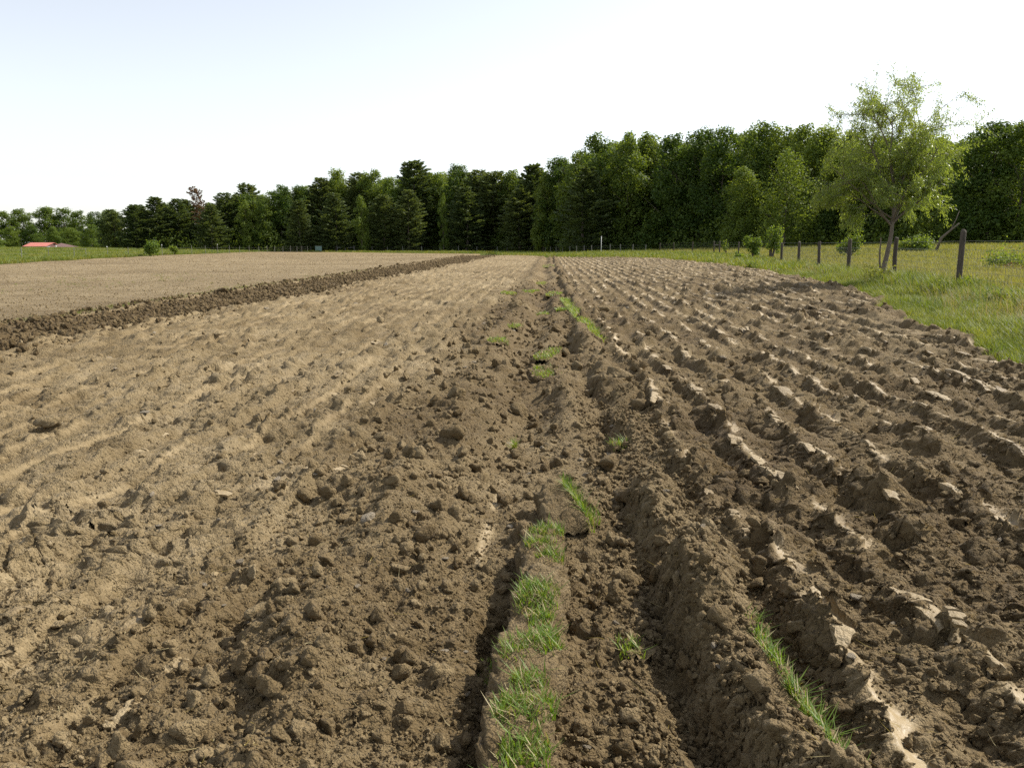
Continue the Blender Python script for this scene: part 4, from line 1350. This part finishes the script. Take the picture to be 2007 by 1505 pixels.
bush("round_bush", "round green bush at the left fence, field edge", 292, 118, 3.0, 2.1, M_bush, 2600, .26, 3, stems=9)
bush("small_bush", "small pointed bush right of the round green bush", 341, 130, 1.6, 1.5, M_bush, 900, .24, 4)
bush("sapling", "tallest leafy sapling growing up a post of the right fence", 1514, 61, 1.6, 3.1, M_bush, 1700, .15, 5, .25, "sapling", stems=7)
bush("fence_bush", "leafy bush left of the tallest sapling at the right fence", 1478, 66, 1.6, 2.0, M_bush, 1600, .17, 6, stems=8)
bush("sapling", "thin sapling left of the leafy bush, near the fence corner", 1424, 82, .9, 1.9, M_bush, 320, .16, 7, .35, "sapling")
bush("weed", "low pale weed in front of the leafy fence bush", 1452, 64, 1.0, .6, M_bush, 260, .16, 8, cat="weed")
bush("pasture_bush", "rounded pale bush in the pasture behind a fence post", 1668, 62, 2.2, 1.9, M_yel, 1300, .18, 9, .3, stems=10)
bush("pasture_bush", "low mounded bush at the wood's foot right of the willow trunk", 1790, 72, 3.6, 1.1, M_bush, 2200, .22, 10, stems=10)
bush("brush_heap", "dark green weed heap in the pasture at the photo's right edge", 1985, 36, 2.6, .75, M_bush, 2000, .11, 11, stems=12, cat="weeds")
bush("brush_heap", "reddish dry weeds beside the dark heap at the right edge", 1998, 33.5, 1.3, .45, M_dead, 420, .09, 12, cat="weeds")
bush("verge_weed", "dark weed clump at the foot of the nearest fence post", 1893, 19.9, 1.1, .42, M_dec, 700, .08, 13, cat="weed")
bush("verge_weed", "dark weed clump at the field corner by the photo's right edge", 1990, 16.5, 1.0, .36, M_dec, 600, .075, 14, cat="weed")
bush("verge_weed", "weed clump at the foot of the willow", 1722, 25.6, 1.5, .5, M_grass, 700, .08, 15, cat="weed")
bush("verge_weed", "small dark weed at the ploughed edge below the saplings", 1478, 44, .8, .4, M_dec, 240, .1, 16, cat="weed")


def leaning_trunk():
    x, y, z = spot(1836, 70, 474)
    x2, y2, z2 = spot(1880, 69, 438)
    mb = MB()
    t = np.linspace(0, 1, 6)[:, None]
    p = np.array([x, y, z]) + (np.array([x2, y2, z2]) - np.array([x, y, z])) * t
    p[0, 2] -= .8
    mb.tube(p, np.linspace(.12, .05, 6), 7)
    mb.tube(np.array([p[3], p[3] + [.4, 0, .9], p[3] + [.6, 0, 1.6]]), [.05, .035, .015], 5)
    link("fallen_tree", mb.mesh("fallen_tree", M_bark_l, True), label="bare fallen trunk leaning at the wood's edge right of the willow", category="dead tree")


leaning_trunk()


# ------------------------------------------------------------------ fences
def post_mesh(name, h, r, seed, mat, square=False):
    r_ = np.random.default_rng(seed)
    mb = MB()
    n = 10
    z = np.array([-.5, 0, h * .3, h * .6, h * .97, h])
    rad = r * np.array([1.08, 1.05, 1.0, .98, .96, .86])
    off = np.cumsum(r_.normal(0, .008, (6, 2)), 0)
    mb.tube(np.c_[off, z], rad, n)
    return mb.mesh(name, mat, True)


def fence(name, label, posts, mesh_kinds, wires, wire_r=.002, cat="fence", stays=None, scale=(.9, 1.1), caps=()):
    root = link(name, None, None, (0, 0, 0), label=label, category=cat)
    tops = []
    for k, (u, d, h) in enumerate(posts):
        x, y, _ = spot(u, d)
        z = float(base(x, y))
        o = link("post", mesh_kinds[k % len(mesh_kinds)], root, (x, y, z))
        o.scale = (random.uniform(*scale), random.uniform(*scale), h)
        o.rotation_euler = (random.uniform(-.02, .02), random.uniform(-.03, .03), random.uniform(0, 6))
        if k in caps:
            mb = MB(); mb.tube([(0, 0, -.10), (0, 0, .02)], [.07, .06], 8)
            link("insulator", mb.mesh("insulator", M_white), root, (x, y, z + h + .03))
        tops.append((x, y, z))
    if wires:
        for hz in wires:
            mb = MB()
            pts = []
            for a, b in zip(tops[:-1], tops[1:]):
                for t in (0, .25, .5, .75):
                    s = 4 * t * (1 - t) * .012
                    pts.append((a[0] + (b[0] - a[0]) * t + .05, a[1] + (b[1] - a[1]) * t, a[2] + (b[2] - a[2]) * t + hz - s))
            pts.append((tops[-1][0] + .05, tops[-1][1], tops[-1][2] + hz))
            mb.tube(pts, wire_r, 4, False)
            link("wire", mb.mesh("wire", M_wire), root)
    if stays:
        mb = MB()
        for a, b in zip(tops[:stays], tops[1:stays + 1]):
            L = math.dist(a[:2], b[:2]); m = int(L / .15)
            for q in range(1, m):
                t = q / m
                x = a[0] + (b[0] - a[0]) * t + .05; y = a[1] + (b[1] - a[1]) * t; z = a[2] + (b[2] - a[2]) * t
                mb.tube([(x, y, z + .05), (x + .003, y, z + 1.18)], wire_r * .8, 3, False)
        link("wire_stays", mb.mesh("wire_stays", M_wire), root, kind="stuff")
    return root, tops


pm = [post_mesh("wood_post_%d" % i, 1.0, .074, 30 + i, M_post) for i in range(4)]
ps = [post_mesh("grey_post_%d" % i, 1.0, .055, 40 + i, M_postg) for i in range(3)]
pt = [post_mesh("steel_post_%d" % i, 1.0, .03, 45 + i, M_postg) for i in range(2)]
hts = [1.5, 1.60, 1.50, 1.48, 1.42, 1.42, 1.35, 1.4, 1.35, 1.4, 1.45, 1.45, 1.5, 1.4, 1.4]
fr, tops = fence("woven_wire_fence", "woven wire fence on round wooden posts along the right pasture", [(u, d, h) for (u, d), h in zip(FENCE_R, hts)], pm,
                 [.08, .20, .33, .47, .62, .78, .95, 1.15, 1.36], .0032, stays=6)
# corner brace
mb = MB(); a, b = tops[10], tops[11]
mb.tube([(a[0], a[1], a[2] + 1.05), (b[0], b[1], b[2] + 1.05)], .05, 7)
link("brace_rail", mb.mesh("brace_rail", M_post, True), fr)
far_posts = [(1266, 124, 1.25), (1241, 127, 1.3), (1216, 129, 1.3), (1196, 131, 1.35), (1160, 134, 1.3), (1145, 138, 1.35), (1130, 143, 1.3), (1117, 148, 1.3), (1103, 153, 1.3), (1090, 159, 1.3), (1079, 165, 1.3), (1069, 170, 1.3), (1058, 175, 1.3), (1047, 180, 1.35)]
fence("headland_fence", "thin post and wire fence across the far headland right of the small gate", far_posts, ps, [.4, .8, 1.15], .004)
mid_posts = [(1015, 184, 1.3), (994, 186, 1.4), (975, 187, 1.2), (935, 188, 1.25), (899, 189, 1.5), (862, 190, 1.25), (827, 190, 1.3), (789, 191, 1.3), (759, 192, 1.3), (729, 192, 1.3), (694, 193, 1.4), (677, 193, 1.4), (661, 193, 1.4)]
ff, tp = fence("wood_edge_fence", "grey post fence with rail braces along the foot of the wood's middle", mid_posts, ps, [.4, .8, 1.15], .004, scale=(1.3, 1.7))
for i, j in ((0, 1), (10, 11), (11, 12)):
    mb = MB(); a, b = tp[i], tp[j]
    mb.tube([(a[0], a[1], a[2] + 1.0), (b[0], b[1], b[2] + 1.0)], .055, 6)
    link("brace_rail", mb.mesh("brace_rail", M_postg, True), ff)
left_posts = [(609, 192, 1.3), (602, 189, 1.3), (591, 186, 1.3), (582, 183, 1.3), (569, 180, 1.4), (554, 176, 1.3), (538, 172, 1.4), (523, 168, 1.5), (507, 164, 1.4), (488, 160, 1.5), (469, 156, 1.4), (449, 152, 1.5), (426, 148, 1.7), (402, 144, 1.5), (375, 140, 1.5), (346, 134, 1.4), (317, 128, 1.6),
              (283, 121, 1.4), (250, 114, 1.3), (209, 108, 1.4), (167, 102, 1.2), (144, 99, 1.25), (94, 93, 1.25), (40, 87, 1.4), (-25, 81, 1.3), (-90, 76, 1.3)]
fl, tl = fence("left_field_fence", "thin post and wire fence along the left edge of the harrowed field", left_posts, pt, [.35, .7, 1.1], .004, caps=(12, 16, 19), scale=(.95, 1.3))
mb = MB(); a, b = tl[20], tl[21]
mb.tube([(a[0], a[1], a[2] + 1.1), (b[0], b[1], b[2] + 1.1)], .03, 6)
link("brace_rail", mb.mesh("brace_rail", M_post, True), fl)


def gate(name, label, u0, u1, d, h, mat, panel):
    x0, y0, _ = spot(u0, d); x1, y1, _ = spot(u1, d)
    z = float(base((x0 + x1) / 2, d))
    root = link(name, None, None, ((x0 + x1) / 2, d, z), label=label, category="gate")
    L = x1 - x0
    mb = MB()
    for p in ([(-L / 2, 0, .1), (-L / 2, 0, h)], [(L / 2, 0, .1), (L / 2, 0, h)]):
        mb.tube(p, .05, 7)
    link("gate_frame", mb.mesh("gate_frame", mat), root)
    for q in range(5):
        m2 = MB(); zz = .2 + (h - .25) * q / 4
        m2.tube([(-L / 2, 0, zz), (L / 2, 0, zz)], .04, 6)
        link("gate_rail", m2.mesh("gate_rail", mat if q < 4 else M_postg), root)
    if panel:
        m3 = MB(); m3.box((-L / 2, .05, .15), (L / 2, .08, h - .1))
        link("gate_panel", m3.mesh("gate_panel", mat), root)


gate("field_gate", "green panel gate at the left end of the wood-edge fence", 618, 630, 191, 1.4, M_gate, True)
gate("field_gate", "small silver tube gate right of the rail brace near the centre", 1036, 1047, 182, 1.4, M_postg, False)


def marker():
    x, y, z0 = spot(1178.5, 124)
    zb = float(base(x, y))
    root = link("marker_pole", None, None, (x, y, zb), label="tall thin white marker pole on the far headland", category="pole")
    mb = MB(); mb.tube([(0, 0, -.3), (0, 0, 1.2), (0, .0, 2.55)], [.04, .04, .036], 8)
    link("shaft", mb.mesh("marker_shaft", M_white, True), root)
    m2 = MB(); m2.tube([(0, 0, 2.553), (0, 0, 2.60)], [.046, .036], 8)
    link("cap", m2.mesh("marker_cap", M_white, True), root)


marker()


# ------------------------------------------------------------------ barn
def metal_roof(c1, c2, name):
    m, nt, b = mat_new(name)
    tc = N(nt, "ShaderNodeTexCoord").outputs["Object"]
    n1 = noise(nt, tc, 1.2, 4, .6)
    nt.links.new(ramp(nt, n1, [(.3, c1), (.7, c2)]), b.inputs["Base Color"])
    b.inputs["Roughness"].default_value = .5
    return m


M_roof = metal_roof((.42, .13, .095), (.50, .17, .13), "red_roof")
M_roofb = metal_roof((.10, .055, .045), (.17, .09, .075), "brown_roof")
M_wall = plain("barn_siding", (.34, .36, .38), (.45, .47, .49), 1.5, .7, .004, (1, 1, .2))
M_wallb = plain("brown_siding", (.08, .06, .05), (.14, .10, .08), 1.5, .8, .004)
M_door = plain("barn_door", (.10, .10, .11), (.16, .16, .17), 3, .6, .002)


def barn():
    d = 292.0
    xl_, y, _ = spot(47.5, d); xr_, _, _ = spot(89, d)
    z0 = float(base(xl_, d)) - .2
    root = link("barn", None, None, (xl_, d, z0), label="low grey barn with a red metal roof in the far left meadow", category="barn")
    L = xr_ - xl_
    eave = spot(60, d, 483.0)[2] - z0; ridge = spot(60, d, 476.2)[2] - z0
    dep = 9.0
    mb = MB(); mb.box((0, 0, 0), (L, dep, eave))
    link("wall", mb.mesh("barn_wall", M_wall), root)
    g = MB(); g.add([(L + .02, 0, eave), (L + .02, dep, eave), (L + .02, dep / 2, ridge - .15)], [(0, 1, 2)])
    g.add([(-.02, 0, eave), (-.02, dep, eave), (-.02, dep / 2, ridge - .15)], [(0, 2, 1)])
    link("gable", g.mesh("barn_gable", M_roofb), root)
    for s in (0, 1):
        r_ = MB(); y0 = -.5 if s == 0 else dep + .5
        ze = eave - .12
        ax0, ax1 = -.5, L + .5
        off = 1.6    # the roof's far edge runs on past the near eave at the right
        r_.add([(ax0, y0, ze), (ax1, y0, ze), (ax1, dep / 2, ridge), (ax0, dep / 2, ridge), (ax0, y0, ze + .12), (ax1, y0, ze + .12), (ax1, dep / 2, ridge + .12), (ax0, dep / 2, ridge + .12)],
               [(0, 1, 2, 3), (4, 7, 6, 5), (0, 4, 5, 1), (1, 5, 6, 2), (2, 6, 7, 3), (3, 7, 4, 0)])
        o = link("roof", r_.mesh("barn_roof", M_roof), root)
        if s == 0:
            for q in range(1, 12):
                xx = ax0 + (ax1 - ax0) * q / 12
                m2 = MB(); m2.tube([(xx, y0, ze + .14), (xx, dep / 2, ridge + .14)], .035, 4)
                link("roof_rib", m2.mesh("roof_rib", M_roof), o)
    for x0, x1 in ((L * .36, L * .40), (L * .80, L * .84)):
        m2 = MB(); m2.box((x0, -.06, 0), (x1, -.01, eave - .25))
        link("door", m2.mesh("barn_door", M_door), root)
    # lean-to shed on the right
    x2 = spot(124, d)[0] - xl_
    s = link("lean_to", None, root)
    m3 = MB(); m3.box((L + .55, 1.0, 0), (x2, dep, eave - .5)); link("shed_wall", m3.mesh("shed_wall", M_wallb), s)
    m4 = MB(); ze = eave - .55
    m4.add([(L + .5, .4, ze), (x2 + .6, .4, ze - .1), (x2 + .6, dep, ze + .2), (L + .5, dep, ridge - .2), (L + .5, .4, ze + .14), (x2 + .6, .4, ze + .04), (x2 + .6, dep, ze + .34), (L + .5, dep, ridge - .06)],
           [(0, 1, 2, 3), (4, 7, 6, 5), (0, 4, 5, 1), (1, 5, 6, 2), (2, 6, 7, 3), (3, 7, 4, 0)])
    link("shed_roof", m4.mesh("shed_roof", M_roofb), s)
    m5 = MB(); m5.tube([(L + .5 + (x2 - L) * .45, .6, ze + .2), (L + .5 + (x2 - L) * .45, .6, ze + .85)], [.22, .28], 8)
    link("white_vent", m5.mesh("white_vent", M_white), s)


barn()
print("fill trees", nfill, "objects", len(scene.objects), "tris", sum(len(m.loops) - 2 * len(m.polygons) for m in bpy.data.meshes))
